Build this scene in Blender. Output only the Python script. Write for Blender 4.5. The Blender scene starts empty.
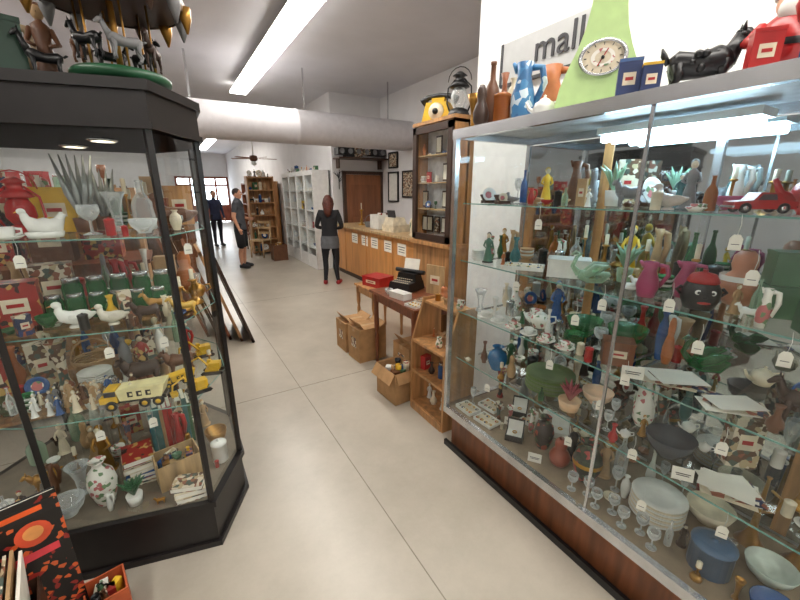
import bpy, math, random
from mathutils import Vector, Matrix
R=random.Random(11)
sc=bpy.context.scene
try: sc.view_settings.view_transform='Standard'
except Exception: pass
pi=math.pi
def lin(c):
    def f(x):
        x=max(0,min(255,x))/255
        return x/12.92 if x<=.04045 else ((x+.055)/1.055)**2.4
    return (f(c[0]),f(c[1]),f(c[2]),1)
CACHE={}
def newmat(key):
    m=bpy.data.materials.new(key); m.use_nodes=True
    nt=m.node_tree; nt.nodes.clear()
    out=nt.nodes.new('ShaderNodeOutputMaterial')
    return m,nt,out
def P(c,rough=.4,metal=0,var=.10,scale=14):
    k=('P',c,rough,metal,var,scale)
    if k in CACHE: return CACHE[k]
    m,nt,out=newmat('paint_%d_%d_%d'%c)
    b=nt.nodes.new('ShaderNodeBsdfPrincipled')
    b.inputs['Roughness'].default_value=rough; b.inputs['Metallic'].default_value=metal
    tc=nt.nodes.new('ShaderNodeTexCoord'); n=nt.nodes.new('ShaderNodeTexNoise')
    n.inputs['Scale'].default_value=scale; n.inputs['Detail'].default_value=3
    r=nt.nodes.new('ShaderNodeValToRGB')
    r.color_ramp.elements[0].position=.3; r.color_ramp.elements[1].position=.7
    r.color_ramp.elements[0].color=lin([x*(1-var) for x in c]); r.color_ramp.elements[1].color=lin([x*(1+var*.6) for x in c])
    nt.links.new(tc.outputs['Object'],n.inputs['Vector']); nt.links.new(n.outputs['Fac'],r.inputs['Fac'])
    nt.links.new(r.outputs['Color'],b.inputs['Base Color'])
    nt.links.new(b.outputs[0],out.inputs[0]); CACHE[k]=m; return m
def PAT(cols,scale=30,rough=.35):
    k=('T',tuple(cols),scale,rough)
    if k in CACHE: return CACHE[k]
    m,nt,out=newmat('printed_pattern')
    b=nt.nodes.new('ShaderNodeBsdfPrincipled'); b.inputs['Roughness'].default_value=rough
    tc=nt.nodes.new('ShaderNodeTexCoord'); n=nt.nodes.new('ShaderNodeTexVoronoi'); n.inputs['Scale'].default_value=scale
    r=nt.nodes.new('ShaderNodeValToRGB'); r.color_ramp.interpolation='CONSTANT'
    el=r.color_ramp.elements
    N=len(cols)
    while len(el)<N: el.new(.5)
    for i in range(N):
        el[i].position=0 if i==0 else .25+.5*i/N
    for i in range(N): el[i].color=lin(cols[i])
    nt.links.new(tc.outputs['Object'],n.inputs['Vector']); nt.links.new(n.outputs['Color'],r.inputs['Fac'])
    nt.links.new(r.outputs['Color'],b.inputs['Base Color']); nt.links.new(b.outputs[0],out.inputs[0])
    CACHE[k]=m; return m
def WOOD(c,rough=.4,scale=6,dark=.7):
    k=('W',c,rough,scale,dark)
    if k in CACHE: return CACHE[k]
    m,nt,out=newmat('wood_grain')
    b=nt.nodes.new('ShaderNodeBsdfPrincipled'); b.inputs['Roughness'].default_value=rough
    tc=nt.nodes.new('ShaderNodeTexCoord'); mp=nt.nodes.new('ShaderNodeMapping'); mp.inputs['Scale'].default_value=(1,1,.12)
    n=nt.nodes.new('ShaderNodeTexNoise'); n.inputs['Scale'].default_value=scale*4; n.inputs['Detail'].default_value=6
    r=nt.nodes.new('ShaderNodeValToRGB'); r.color_ramp.elements[0].position=.3; r.color_ramp.elements[1].position=.7
    r.color_ramp.elements[0].color=lin([x*dark for x in c]); r.color_ramp.elements[1].color=lin(c)
    nt.links.new(tc.outputs['Object'],mp.inputs['Vector']); nt.links.new(mp.outputs[0],n.inputs['Vector'])
    nt.links.new(n.outputs['Fac'],r.inputs['Fac']); nt.links.new(r.outputs['Color'],b.inputs['Base Color'])
    nt.links.new(b.outputs[0],out.inputs[0]); CACHE[k]=m; return m
def CG(tint=(.95,.98,.98),base=.055,amp=.6,key='clear_glass'):
    if key in CACHE: return CACHE[key]
    m,nt,out=newmat(key)
    t=nt.nodes.new('ShaderNodeBsdfTransparent'); t.inputs[0].default_value=(*tint,1)
    g=nt.nodes.new('ShaderNodeBsdfGlossy'); g.inputs['Roughness'].default_value=.01; g.inputs['Color'].default_value=(1,1,1,1)
    lw=nt.nodes.new('ShaderNodeLayerWeight'); lw.inputs['Blend'].default_value=.5
    p=nt.nodes.new('ShaderNodeMath'); p.operation='POWER'; p.inputs[1].default_value=4
    ml=nt.nodes.new('ShaderNodeMath'); ml.operation='MULTIPLY_ADD'; ml.inputs[1].default_value=amp; ml.inputs[2].default_value=base
    mx=nt.nodes.new('ShaderNodeMixShader')
    nt.links.new(lw.outputs['Facing'],p.inputs[0]); nt.links.new(p.outputs[0],ml.inputs[0]); nt.links.new(ml.outputs[0],mx.inputs[0])
    nt.links.new(t.outputs[0],mx.inputs[1]); nt.links.new(g.outputs[0],mx.inputs[2]); nt.links.new(mx.outputs[0],out.inputs[0])
    CACHE[key]=m; return m
def GL(c,opac=.5,rough=.05):
    k=('G',c,opac)
    if k in CACHE: return CACHE[k]
    m,nt,out=newmat('coloured_glass')
    t=nt.nodes.new('ShaderNodeBsdfTransparent'); L=lin(c); t.inputs[0].default_value=(min(1,L[0]+.25),min(1,L[1]+.25),min(1,L[2]+.25),1)
    g=nt.nodes.new('ShaderNodeBsdfPrincipled'); g.inputs['Base Color'].default_value=L; g.inputs['Roughness'].default_value=rough
    lw=nt.nodes.new('ShaderNodeLayerWeight'); lw.inputs['Blend'].default_value=.35
    a=nt.nodes.new('ShaderNodeMath'); a.operation='MULTIPLY_ADD'; a.inputs[1].default_value=1-opac; a.inputs[2].default_value=opac
    mx=nt.nodes.new('ShaderNodeMixShader'); nt.links.new(lw.outputs['Facing'],a.inputs[0]); nt.links.new(a.outputs[0],mx.inputs[0])
    nt.links.new(t.outputs[0],mx.inputs[1]); nt.links.new(g.outputs[0],mx.inputs[2]); nt.links.new(mx.outputs[0],out.inputs[0])
    CACHE[k]=m; return m
def EM(c,s):
    k=('E',c,s)
    if k in CACHE: return CACHE[k]
    m,nt,out=newmat('lamp_emission'); e=nt.nodes.new('ShaderNodeEmission'); e.inputs[0].default_value=lin(c); e.inputs[1].default_value=s
    nt.links.new(e.outputs[0],out.inputs[0]); CACHE[k]=m; return m

T=Matrix.Translation
def RX(a,ax='X'): return Matrix.Rotation(a,4,ax)
class MB:
    def __init__(s): s.v=[];s.f=[];s.mi=[];s.sm=[];s.mats=[];s.M=Matrix()
    def add(s,vs,fs,m,smooth=False):
        if m not in s.mats: s.mats.append(m)
        i=s.mats.index(m); o=len(s.v)
        s.v+=[s.M@Vector(v) for v in vs]
        for f in fs: s.f.append([o+j for j in f]); s.mi.append(i); s.sm.append(smooth)
    def box(s,c,d,m,rz=0,tp=1,rx=0,ry=0):
        a,b,h=d[0]/2,d[1]/2,d[2]/2
        vs=[(-a,-b,-h),(a,-b,-h),(a,b,-h),(-a,b,-h),(-a*tp,-b*tp,h),(a*tp,-b*tp,h),(a*tp,b*tp,h),(-a*tp,b*tp,h)]
        M=T(c)@RX(rz,'Z')@RX(ry,'Y')@RX(rx,'X')
        s.add([M@Vector(v) for v in vs],[(3,2,1,0),(4,5,6,7),(0,1,5,4),(1,2,6,5),(2,3,7,6),(3,0,4,7)],m)
    def lathe(s,pr,m,c=(0,0,0),seg=18,sx=1,sy=1,smooth=True,M=None):
        M=T(c)@(M or Matrix())
        vs=[];fs=[];n=len(pr)
        for r,z in pr:
            r=max(r,.0004)
            for k in range(seg):
                a=2*pi*k/seg; vs.append(M@Vector((r*sx*math.cos(a),r*sy*math.sin(a),z)))
        for i in range(n-1):
            for k in range(seg):
                k2=(k+1)%seg; fs.append((i*seg+k,i*seg+k2,(i+1)*seg+k2,(i+1)*seg+k))
        s.add(vs,fs,m,smooth)
    def ell(s,c,r,m,seg=14,rg=8,M=None):
        if not hasattr(r,'__len__'): r=(r,r,r)
        pr=[(math.sin(pi*i/rg),-math.cos(pi*i/rg)) for i in range(rg+1)]
        vs=[];fs=[]; MM=T(c)@(M or Matrix())@Matrix.Diagonal((r[0],r[1],r[2],1))
        for q,z in pr:
            q=max(q,.004)
            for k in range(seg):
                a=2*pi*k/seg; vs.append(MM@Vector((q*math.cos(a),q*math.sin(a),z)))
        for i in range(rg):
            for k in range(seg):
                k2=(k+1)%seg; fs.append((i*seg+k,i*seg+k2,(i+1)*seg+k2,(i+1)*seg+k))
        s.add(vs,fs,m,True)
    def tube(s,pts,rs,m,seg=8,smooth=True):
        pts=[Vector(p) for p in pts]; n=len(pts)
        if not hasattr(rs,'__len__'): rs=[rs]*n
        vs=[];fs=[];pu=None
        for i,p in enumerate(pts):
            t=(pts[min(i+1,n-1)]-pts[max(i-1,0)])
            t=t.normalized() if t.length>1e-9 else Vector((0,0,1))
            if pu is None: pu=Vector((0,0,1)) if abs(t.z)<.9 else Vector((1,0,0))
            a=(pu-t*pu.dot(t))
            a=a.normalized() if a.length>1e-6 else t.orthogonal().normalized()
            pu=a; b=t.cross(a)
            for k in range(seg):
                an=2*pi*k/seg; vs.append(p+(a*math.cos(an)+b*math.sin(an))*rs[i])
        for i in range(n-1):
            for k in range(seg):
                k2=(k+1)%seg; fs.append((i*seg+k,i*seg+k2,(i+1)*seg+k2,(i+1)*seg+k))
        fs.append(tuple(range(seg-1,-1,-1))); fs.append(tuple((n-1)*seg+k for k in range(seg)))
        s.add(vs,fs,m,smooth)
    def prism(s,poly,z0,z1,m,M=None):
        M=M or Matrix(); n=len(poly)
        vs=[M@Vector((p[0],p[1],z0)) for p in poly]+[M@Vector((p[0],p[1],z1)) for p in poly]
        fs=[tuple(range(n-1,-1,-1)),tuple(range(n,2*n))]+[(i,(i+1)%n,n+(i+1)%n,n+i) for i in range(n)]
        s.add(vs,fs,m)
    def poly(s,pts,m): s.add(pts,[tuple(range(len(pts)))],m)
    def build(s,name,loc=(0,0,0),rz=0,scale=1,parent=None):
        me=bpy.data.meshes.new(name); me.from_pydata([tuple(v) for v in s.v],[],s.f)
        for m in s.mats: me.materials.append(m)
        me.polygons.foreach_set('material_index',s.mi); me.polygons.foreach_set('use_smooth',s.sm); me.update()
        ob=bpy.data.objects.new(name,me); sc.collection.objects.link(ob)
        ob.location=loc; ob.rotation_euler=(0,0,rz); ob.scale=(scale,)*3
        if parent: ob.parent=parent
        return ob
class At:
    def __init__(s,b,x,y,z,rz=0,k=1): s.b=b; s.m=T((x,y,z))@RX(rz,'Z')@Matrix.Scale(k,4)
    def __enter__(s): s.o=s.b.M.copy(); s.b.M=s.b.M@s.m
    def __exit__(s,*a): s.b.M=s.o
def empty(name,loc=(0,0,0),rz=0):
    e=bpy.data.objects.new(name,None); sc.collection.objects.link(e); e.location=loc; e.rotation_euler=(0,0,rz); return e
PLACED=[]; CHECK=[False]; LIMIT=[None]
def put(name,fn,x,y,z,rz=0,s=1,/,**kw):
    s=kw.pop('s',s); b=MB(); fn(b,**kw)
    ca,sa=math.cos(rz),math.sin(rz)
    P2=[(x+s*(v.x*ca-v.y*sa),y+s*(v.x*sa+v.y*ca)) for v in b.v]
    bb=(min(p[0] for p in P2),max(p[0] for p in P2),min(p[1] for p in P2),max(p[1] for p in P2))
    if CHECK[0]:
        for q in PLACED:
            if abs(q[4]-z)<.03 and bb[0]<q[1]-.003 and bb[1]>q[0]+.003 and bb[2]<q[3]-.003 and bb[3]>q[2]+.003: return None
        if LIMIT[0] and not all(LIMIT[0](px,py) for px in bb[:2] for py in bb[2:]): return None
    PLACED.append((*bb,z))
    return b.build(name,(x,y,z),rz,s)

# ---------- palettes
WHITE=P((232,232,226),.25,var=.04); CREAM=P((222,210,184),.35); BLACK=P((22,22,24),.35,var=.2); RED=P((172,34,34),.3)
GREY=P((130,130,132),.5); DKGREY=P((60,60,64),.5); STEEL=P((205,207,210),.25,.9,var=.05); BRASS=P((176,130,62),.3,.8)
BROWN=P((104,66,42),.45); DKBROWN=P((58,38,28),.45); YELLOW=P((222,178,46),.35); BLUE=P((50,86,140),.25); TEAL=P((70,120,122),.3)
GREEN=P((58,100,66),.35); PINK=P((170,66,104),.3); ORANGE=P((186,112,66),.4); TAN=P((184,150,108),.5)
CARD=P((176,136,92),.8,var=.08); PAPER=P((238,234,222),.7,var=.03); GOLD=P((200,150,50),.3,.7)
GGREEN=GL((62,124,76),.45); GCLEAR=GL((228,234,234),.16); GBLUE=GL((60,100,160),.5); GAMB=GL((170,104,54),.5); GPALE=GL((180,205,184),.32)
FLORAL=PAT([(235,232,222),(235,232,222),(190,110,110),(110,140,100),(235,232,222)],60)
PRINTY=PAT([(222,186,60),(222,186,60),(180,60,44),(236,226,200)],40)
PRINTR=PAT([(150,44,38),(190,156,90),(50,36,34),(150,44,38)],45)
PRINTB=PAT([(44,58,100),(200,192,166),(40,48,76),(150,84,60)],45)
PRINTM=PAT([(90,64,46),(180,162,128),(70,84,76),(140,84,62),(210,200,180)],50)
WOODT=WOOD((206,152,98)); WOODR=WOOD((138,78,48)); WOODD=WOOD((78,52,38)); WOODL=WOOD((212,178,130))
SOLIDS=[WHITE,CREAM,BLACK,RED,BROWN,DKBROWN,YELLOW,BLUE,TEAL,GREEN,TAN,ORANGE,BRASS,GREY,FLORAL,PRINTR,PRINTB,PRINTM,PRINTM,WHITE,CREAM,TAN,BROWN,WHITE,BRASS,FLORAL]
GLS=[GGREEN,GCLEAR,GBLUE,GAMB,GPALE,GCLEAR,GCLEAR,GPALE]

PR={
'amph':[(0,0),(.55,0),(.6,.03),(.9,.3),(1,.5),(.85,.72),(.4,.86),(.36,.92),(.6,1),(.5,.99),(.3,.92)],
'bottle':[(0,0),(.9,0),(1,.04),(1,.5),(.8,.62),(.35,.74),(.3,.95),(.38,.96),(.38,1),(0,1)],
'bud':[(0,0),(.6,0),(.5,.05),(.9,.2),(.8,.38),(.35,.6),(.3,.85),(.55,1),(.5,1),(.27,.86)],
'flare':[(0,0),(.7,0),(.7,.05),(.4,.18),(.45,.5),(.7,.8),(1,1),(.95,1),(.6,.78)],
'can':[(0,0),(.95,0),(1,.03),(1,.8),(1.05,.81),(1.05,.88),(.7,.94),(.2,.95),(.15,.97),(.2,1),(0,1.01)],
'goblet':[(0,0),(.8,0),(.8,.03),(.15,.1),(.12,.45),(.6,.55),(.95,.75),(.9,1),(.86,1),(.85,.76),(.4,.58)],
'gourd':[(0,0),(.6,0),(.95,.15),(1,.35),(.7,.55),(.5,.62),(.6,.75),(.55,.9),(.3,1),(.25,1)]}
def vase(b,m=WHITE,h=.2,r=.06,k='amph',m2=None):
    b.lathe([(p*r,z*h) for p,z in PR[k]],m)
    if m2: b.lathe([(r*1.01,h*.45),(r*1.02,h*.5),(r*1.01,h*.55)],m2)
def pitcher(b,m=WHITE,h=.2,r=.06):
    b.lathe([(0,0),(.75*r,0),(r,.3*h),(.9*r,.5*h),(.55*r,.78*h),(.7*r,h),(.62*r,h),(.5*r,.8*h)],m)
    b.tube([(r*.6,0,h*.92),(r*1.35,0,h*.9),(r*1.6,0,h*.65),(r*.95,0,h*.3)],.012*h/.2,m,6)
    b.tube([(-r*.5,0,h*.88),(-r*.95,0,h*1.02)],[r*.3,r*.12],m,8)
def bowl(b,m=WHITE,r=.08,h=.06):
    b.lathe([(0,.004),(.45*r,0),(.48*r,.008),(.85*r,h*.5),(r,h),(.96*r,h),(.8*r,h*.5),(0,.015)],m,seg=22)
def plates(b,m=WHITE,r=.1,n=5,m2=None):
    for i in range(n):
        z=i*.011
        b.lathe([(0,z),(.6*r,z),(r,z+.016),(r*.98,z+.02),(.58*r,z+.006),(0,z+.006)],m if (i%2==0 or not m2) else m2,seg=24)
def plate_up(b,m=WHITE,r=.1,m2=None):
    M=RX(math.radians(75),'X')
    b.lathe([(0,.0),(.6*r,.0),(r,.016),(r*.97,.02),(.6*r,.006),(0,.006)],m,c=(0,0,r*.97+.004),seg=24,M=M)
    if m2: b.lathe([(.0,.009),(.5*r,.009)],m2,c=(0,0,r*.97+.004),seg=24,M=M)
    b.box((0,.03,.03),(.05,.05,.008),WOODD,rx=.6); b.box((0,-.01,.008),(.07,.05,.016),WOODD)
def teapot(b,m=WHITE,r=.07,m2=None):
    h=r*1.5
    b.lathe([(0,0),(.6*r,0),(.65*r,.04*r),(r,.5*h),(.85*r,.8*h),(.45*r,.95*h)],m2 or m,seg=20)
    b.lathe([(.48*r,.93*h),(.45*r,1.0*h),(.15*r,1.1*h),(.1*r,1.15*h),(.16*r,1.22*h),(0,1.28*h)],m,seg=14)
    b.tube([(-r*.85,0,h*.35),(-r*1.35,0,h*.55),(-r*1.65,0,h*.95)],[r*.26,r*.16,r*.1],m,8)
    b.tube([(r*.8,0,h*.8),(r*1.4,0,h*.85),(r*1.5,0,h*.5),(r*.92,0,h*.25)],r*.1,m,6)
def cup(b,m=WHITE,r=.038,sau=True):
    if sau: b.lathe([(0,0),(r*1.1,0),(r*1.8,.012),(r*1.75,.015),(0,.006)],m)
    b.lathe([(0,.008),(.55*r,.008),(.9*r,.5*r),(r,1.5*r),(.93*r,1.5*r),(.8*r,.5*r),(0,.02)],m)
    b.tube([(r*.9,0,r*1.3),(r*1.5,0,r*1.2),(r*1.5,0,r*.7),(r*.8,0,r*.5)],.005,m,6)
def jar(b,m=GGREEN,r=.045,h=.12,lid=STEEL):
    b.lathe([(0,0),(r*.95,0),(r,.01),(r,h*.75),(r*.8,h*.86),(r*.8,h*.88)],m)
    b.lathe([(0,h),(r*.8,h),(r*.85,h*.98),(r*.85,h*.86),(0,h*.86)],lid)
def candle(b,m=BRASS,h=.22,r=.04):
    b.lathe([(0,0),(r,0),(r,.008),(.4*r,.03),(.22*r,.2*h),(.4*r,.3*h),(.2*r,.4*h),(.22*r,.8*h),(.5*r,.84*h),(.5*r,.88*h),(.25*r,.9*h)],m)
    b.lathe([(.01,.86*h),(.01,h*1.25),(0,h*1.27)],CREAM,seg=8)
def bird(b,m=WHITE,m2=ORANGE):
    b.lathe([(0,0),(.03,0),(.028,.01),(.01,.015)],m)
    b.tube([(.085,0,.06),(.05,0,.05),(0,0,.045),(-.04,0,.06),(-.055,0,.09),(-.05,0,.115)],[.006,.022,.036,.032,.017,.012],m,10)
    b.ell((-.057,0,.12),(.02,.016,.017),m); b.tube([(-.07,0,.12),(-.095,0,.113)],[.006,.001],m2,6)
    for k in (-1,1): b.ell((.02,k*.03,.055),(.045,.008,.022),m)
def hen(b,m=WHITE):
    b.lathe([(0,0),(.07,0),(.08,.035),(.06,.04)],m,sx=1.2)
    b.tube([(.1,0,.12),(.06,0,.07),(0,0,.06),(-.05,0,.08),(-.075,0,.12),(-.08,0,.15)],[.012,.05,.062,.045,.024,.018],m,12)
    for a in (0,.3,.6): b.tube([(.05,0,.07),(.09+.02*a,0,.12+.03*a),(.1-.02*a,0,.15)],[.03,.02,.004],m,8)
    b.ell((-.085,0,.16),(.022,.018,.02),m); b.ell((-.08,0,.185),(.02,.004,.012),RED); b.tube([(-.1,0,.16),(-.12,0,.153)],[.006,.001],YELLOW,6); b.ell((-.1,0,.138),(.006,.004,.012),RED)
def quad(b,m=BROWN,L=.14,H=.13,neck=.5,fat=1,m2=None,tail=1,ear=1):
    r=.17*L*fat; bz=H*.55
    b.tube([(L*.45,0,bz),(L*.35,0,bz+.01*H),(0,0,bz-.02*H),(-L*.3,0,bz+.02*H),(-L*.42,0,bz+.08*H)],[r*.6,r*1.0,r*.85,r*1.1,r*.75],m,10)
    for x in (-.32,.34):
        for y in (-1,1):
            kx=.05*L if x>0 else -.01*L
            b.tube([(x*L,y*r*.55,bz),(x*L-kx*.6,y*r*.6,bz*.55),(x*L+kx,y*r*.6,bz*.3),(x*L,y*r*.6,.012*H),(x*L-.05*L,y*r*.6,0.006)],[r*.5,r*.3,r*.22,r*.2,r*.25],m,7)
    hx=-L*.42-L*.14; hz=bz+H*neck*.75
    b.tube([(-L*.36,0,bz+.05*H),(-L*.47,0,(bz+hz)/2+.02*H),(hx+.02*L,0,hz)],[r*.8,r*.5,r*.42],m,8)
    b.tube([(hx+.05*L,0,hz+.02*H),(hx-.03*L,0,hz),(hx-.14*L,0,hz-.08*H),(hx-.17*L,0,hz-.1*H)],[r*.38,r*.46,r*.28,r*.18],m2 or m,8)
    for y in (-1,1): b.tube([(hx+.03*L,y*r*.3,hz+.06*H),(hx+.03*L,y*r*.4,hz+.06*H+.1*H*ear)],[r*.16,r*.03],m,5)
    b.tube([(L*.47,0,bz+.05*H),(L*.56,0,bz+.1*H*tail),(L*.6,0,bz-.1*H+.2*H*tail)],[r*.2,r*.22,r*.06],m2 or m,6)
def statue(b,m=CREAM,h=.2,m2=None,m3=None):
    m2=m2 or m; s=h
    b.lathe([(0,0),(.18*s,0),(.18*s,.04*s),(0.02*s,.05*s)],m3 or m)
    b.lathe([(.15*s,.04*s),(.13*s,.2*s),(.075*s,.5*s),(.1*s,.68*s),(.09*s,.74*s),(.035*s,.79*s),(.03*s,.82*s)],m,seg=14,sy=.8)
    b.ell((0,0,.88*s),(.065*s,.07*s,.085*s),m2); b.ell((0,.015*s,.9*s),(.072*s,.07*s,.085*s),m3 or m)
    b.ell((0,-.068*s,.87*s),(.01*s,.014*s,.012*s),m2,6,4)
    for k in (-1,1): b.tube([(k*.09*s,0,.71*s),(k*.15*s,-.03*s,.55*s),(k*.07*s,-.12*s,.5*s)],[.035*s,.028*s,.02*s],m,7)
def santa(b,h=.26):
    s=h
    for k in (-1,1):
        b.ell((k*.09*s,-.03*s,.05*s),(.07*s,.11*s,.05*s),BLACK); b.tube([(k*.08*s,0,.06*s),(k*.08*s,0,.25*s)],[.07*s,.09*s],RED,8)
    b.lathe([(.12*s,.18*s),(.21*s,.24*s),(.23*s,.38*s),(.17*s,.56*s),(.08*s,.64*s)],RED); b.lathe([(.235*s,.33*s),(.24*s,.36*s),(.235*s,.39*s)],BLACK)
    b.ell((0,-.02*s,.72*s),(.11*s,.11*s,.11*s),P((225,170,140),.5)); b.ell((0,-.08*s,.66*s),(.11*s,.08*s,.12*s),WHITE); b.ell((0,-.13*s,.73*s),.02*s,RED)
    b.lathe([(.12*s,.77*s),(.13*s,.8*s),(.12*s,.83*s)],WHITE); b.tube([(0,0,.8*s),(0,.02*s,.92*s),(.08*s,.05*s,1.0*s)],[.11*s,.07*s,.02*s],RED,10); b.ell((.09*s,.05*s,1.0*s),.03*s,WHITE)
    for k in (-1,1): b.tube([(k*.16*s,0,.54*s),(k*.27*s,-.04*s,.42*s),(k*.2*s,-.16*s,.38*s)],[.07*s,.06*s,.05*s],RED,8); b.ell((k*.19*s,-.18*s,.38*s),.04*s,BLACK)
def soldier(b,h=.3,m=RED,m2=BLUE):
    s=h
    b.lathe([(0,0),(.16*s,0),(.16*s,.04*s),(0,.04*s)],BLACK)
    for k in (-1,1): b.tube([(k*.06*s,0,.04*s),(k*.06*s,0,.36*s)],[.045*s,.055*s],m2,8)
    b.lathe([(.11*s,.34*s),(.12*s,.36*s),(.1*s,.5*s),(.13*s,.64*s),(.05*s,.68*s)],m); b.ell((0,0,.75*s),(.08*s,.08*s,.09*s),P((225,170,140),.5))
    b.lathe([(.085*s,.79*s),(.09*s,.8*s),(.1*s,.98*s),(0,1.0*s)],BLACK); b.ell((0,-.07*s,.69*s),(.04*s,.02*s,.05*s),WHITE)
    for k in (-1,1): b.tube([(k*.13*s,0,.62*s),(k*.17*s,0,.5*s),(k*.15*s,-.04*s,.38*s)],[.04*s,.035*s,.03*s],m,7)
def wheel(b,x,y,z,r,w,m=BLACK,hub=YELLOW):
    M=RX(pi/2,'X')
    b.lathe([(r*.5,-w/2),(r*.92,-w/2),(r,-w*.3),(r,w*.3),(r*.92,w/2),(r*.5,w/2)],m,c=(x,y,z),seg=14,M=M)
    b.lathe([(0,-w*.45),(r*.55,-w*.45),(r*.55,w*.45),(0,w*.45)],hub,c=(x,y,z),seg=12,M=M)
def truck(b,m=YELLOW,L=.24,m2=None):
    m2=m2 or m; h=.22*L
    b.box((0,0,h*.62),(L*.95,L*.2,h*.3),BLACK)
    b.box((-L*.36,0,h*1.2),(L*.2,L*.3,h*1.1),m,tp=.88); b.box((-L*.36,0,h*1.42),(L*.17,L*.305,h*.4),DKGREY)
    b.box((-L*.49,0,h*.85),(L*.1,L*.26,h*.5),m)
    b.prism([(-L*.22,h*.8),(L*.42,h*.8),(L*.5,h*1.9),(-L*.26,h*1.7)],-L*.17,L*.17,m2,M=RX(pi/2,'X'))
    for i in range(3): b.box((-L*.05+L*.14*i,-L*.172,h*1.3),(L*.08,.002,h*.45),BLACK); b.box((-L*.035+L*.14*i,-L*.174,h*1.3),(L*.04,.002,h*.2),m2)
    for x in (-.36,.15,.36):
        for y in (-1,1): wheel(b,x*L,y*L*.15,h*.42,h*.42,L*.07,hub=m)
def crane(b,m=YELLOW,L=.2):
    for y in (-1,1):
        b.prism([(-L*.35,0),(L*.35,0),(L*.42,L*.07),(L*.35,L*.14),(-L*.35,L*.14),(-L*.42,L*.07)],y*L*.2-L*.05,y*L*.2+L*.05,BLACK,M=RX(pi/2,'X'))
    b.box((.0,0,L*.18),(L*.5,L*.4,L*.08),m); b.box((L*.1,0,L*.34),(L*.4,L*.36,L*.26),m); b.box((-L*.12,L*.1,L*.38),(L*.16,L*.16,L*.34),m,tp=.85)
    b.tube([(-L*.1,-L*.05,L*.3),(-L*.45,-L*.05,L*.75),(-L*.8,-L*.05,L*.55)],[L*.05,L*.045,L*.03],m,4,False)
    b.tube([(-L*.8,-L*.05,L*.58),(-L*.85,-L*.05,L*.25)],[L*.03,L*.03],m,4,False); b.box((-L*.8,-L*.05,L*.2),(L*.18,L*.2,L*.14),m,tp=1.3)
def car(b,m=RED,L=.24):
    h=L*.16
    b.prism([(-L*.5,h*.5),(L*.5,h*.5),(L*.5,h*1.3),(L*.3,h*1.45),(L*.2,h*2.3),(-L*.1,h*2.35),(-L*.2,h*1.5),(-L*.48,h*1.3)],-L*.19,L*.19,m,M=RX(pi/2,'X'))
    b.prism([(L*.17,h*1.5),(L*.14,h*2.15),(-L*.07,h*2.15),(-L*.14,h*1.5)],-L*.195,L*.195,DKGREY,M=RX(pi/2,'X'))
    for x in (-.3,.3):
        for y in (-1,1): wheel(b,x*L,y*L*.18,h*.6,h*.6,L*.06,hub=STEEL)
    b.box((-L*.5,0,h*.75),(L*.03,L*.4,h*.25),STEEL); b.box((L*.5,0,h*.75),(L*.03,L*.4,h*.25),STEEL)
def tin(b,m=PRINTR,w=.1,d=.06,h=.12,lid=None,lab=True):
    b.box((0,0,h*.46),(w,d,h*.92),m); b.box((0,0,h*.95),(w*1.03,d*1.05,h*.08),lid or m)
    if lab: b.box((0,-d/2-.001,h*.5),(w*.55,.001,h*.3),CREAM); b.box((0,-d/2-.002,h*.5),(w*.35,.001,h*.08),RED)
def book(b,m=PRINTB,w=.15,d=.2,h=.025):
    b.box((0,0,h/2),(w*.97,d*.97,h*.8),PAPER); b.box((0,0,.0015),(w,d,.003),m); b.box((0,0,h-.001),(w,d,.003),m); b.box((-w/2,0,h/2),(.003,d,h),m)
def books(b,n=4,w=.15,d=.2):
    z=0
    for i in range(n):
        h=R.uniform(.012,.03)
        with At(b,R.uniform(-.01,.01),R.uniform(-.01,.01),z,R.uniform(-.15,.15)): book(b,R.choice([PRINTB,PRINTR,PRINTM,PRINTM,BROWN,BLUE,CREAM]),w,d,h)
        z+=h+.001
def bookrow(b,n=10,h=.22):
    x=-n*.014
    for i in range(n):
        w=R.uniform(.015,.035); hh=h*R.uniform(.8,1)
        b.box((x+w/2,0,hh/2),(w*.95,.14,hh),R.choice([RED,BROWN,BLUE,GREEN,CREAM,BLACK,TAN,PRINTM,TEAL])); b.box((x+w/2,0,hh),(w*.7,.13,.004),PAPER); x+=w
def openbox(b,m=CARD,w=.3,d=.3,h=.25,fill=None,fl=True):
    t=.006
    b.box((0,0,t/2),(w,d,t),m)
    for k in (-1,1):
        b.box((k*(w-t)/2,0,h/2),(t,d,h),m); b.box((0,k*(d-t)/2,h/2),(w-2*t,t,h),m)
        if fl:
            b.box((k*(w/2+.03),0,h-.035),(.1,d*.98,.004),m,ry=k*1.0); b.box((0,k*(d/2+.02),h-.035),(w*.96,.09,.004),m,rx=-k*1.1)
    if fill:
        for i in range(9):
            with At(b,R.uniform(-.3,.3)*w,R.uniform(-.3,.3)*d,h*.35,R.uniform(0,3)):
                R.choice([lambda:b.box((0,0,h*.3),(w*.3,d*.2,h*.6),R.choice(SOLIDS)),lambda:vase(b,R.choice(SOLIDS),h*.75,w*.12,R.choice(list(PR)))])()
    b.box((0,0,h*.35),(w*.95,d*.95,.01),m)
def closedbox(b,w=.3,d=.3,h=.3):
    for k in (-1,1):
        b.box((0,k*d/4,h/2),(w,d/2-.001,h),CARD); b.box((k*(w/2+.001),0,h*.55),(.001,d*.4,h*.3),PRINTM)
    b.box((0,0,h+.001),(w*.98,.05,.001),TAN); b.box((0,0,h-.02),(w+.003,.05,.04),TAN)
    b.box((-w/2+.04,0,h+.03),(.004,d*.96,.1),CARD,ry=-.6); b.box((w/2-.03,0,h+.02),(.004,d*.96,.07),CARD,ry=.9)
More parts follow.
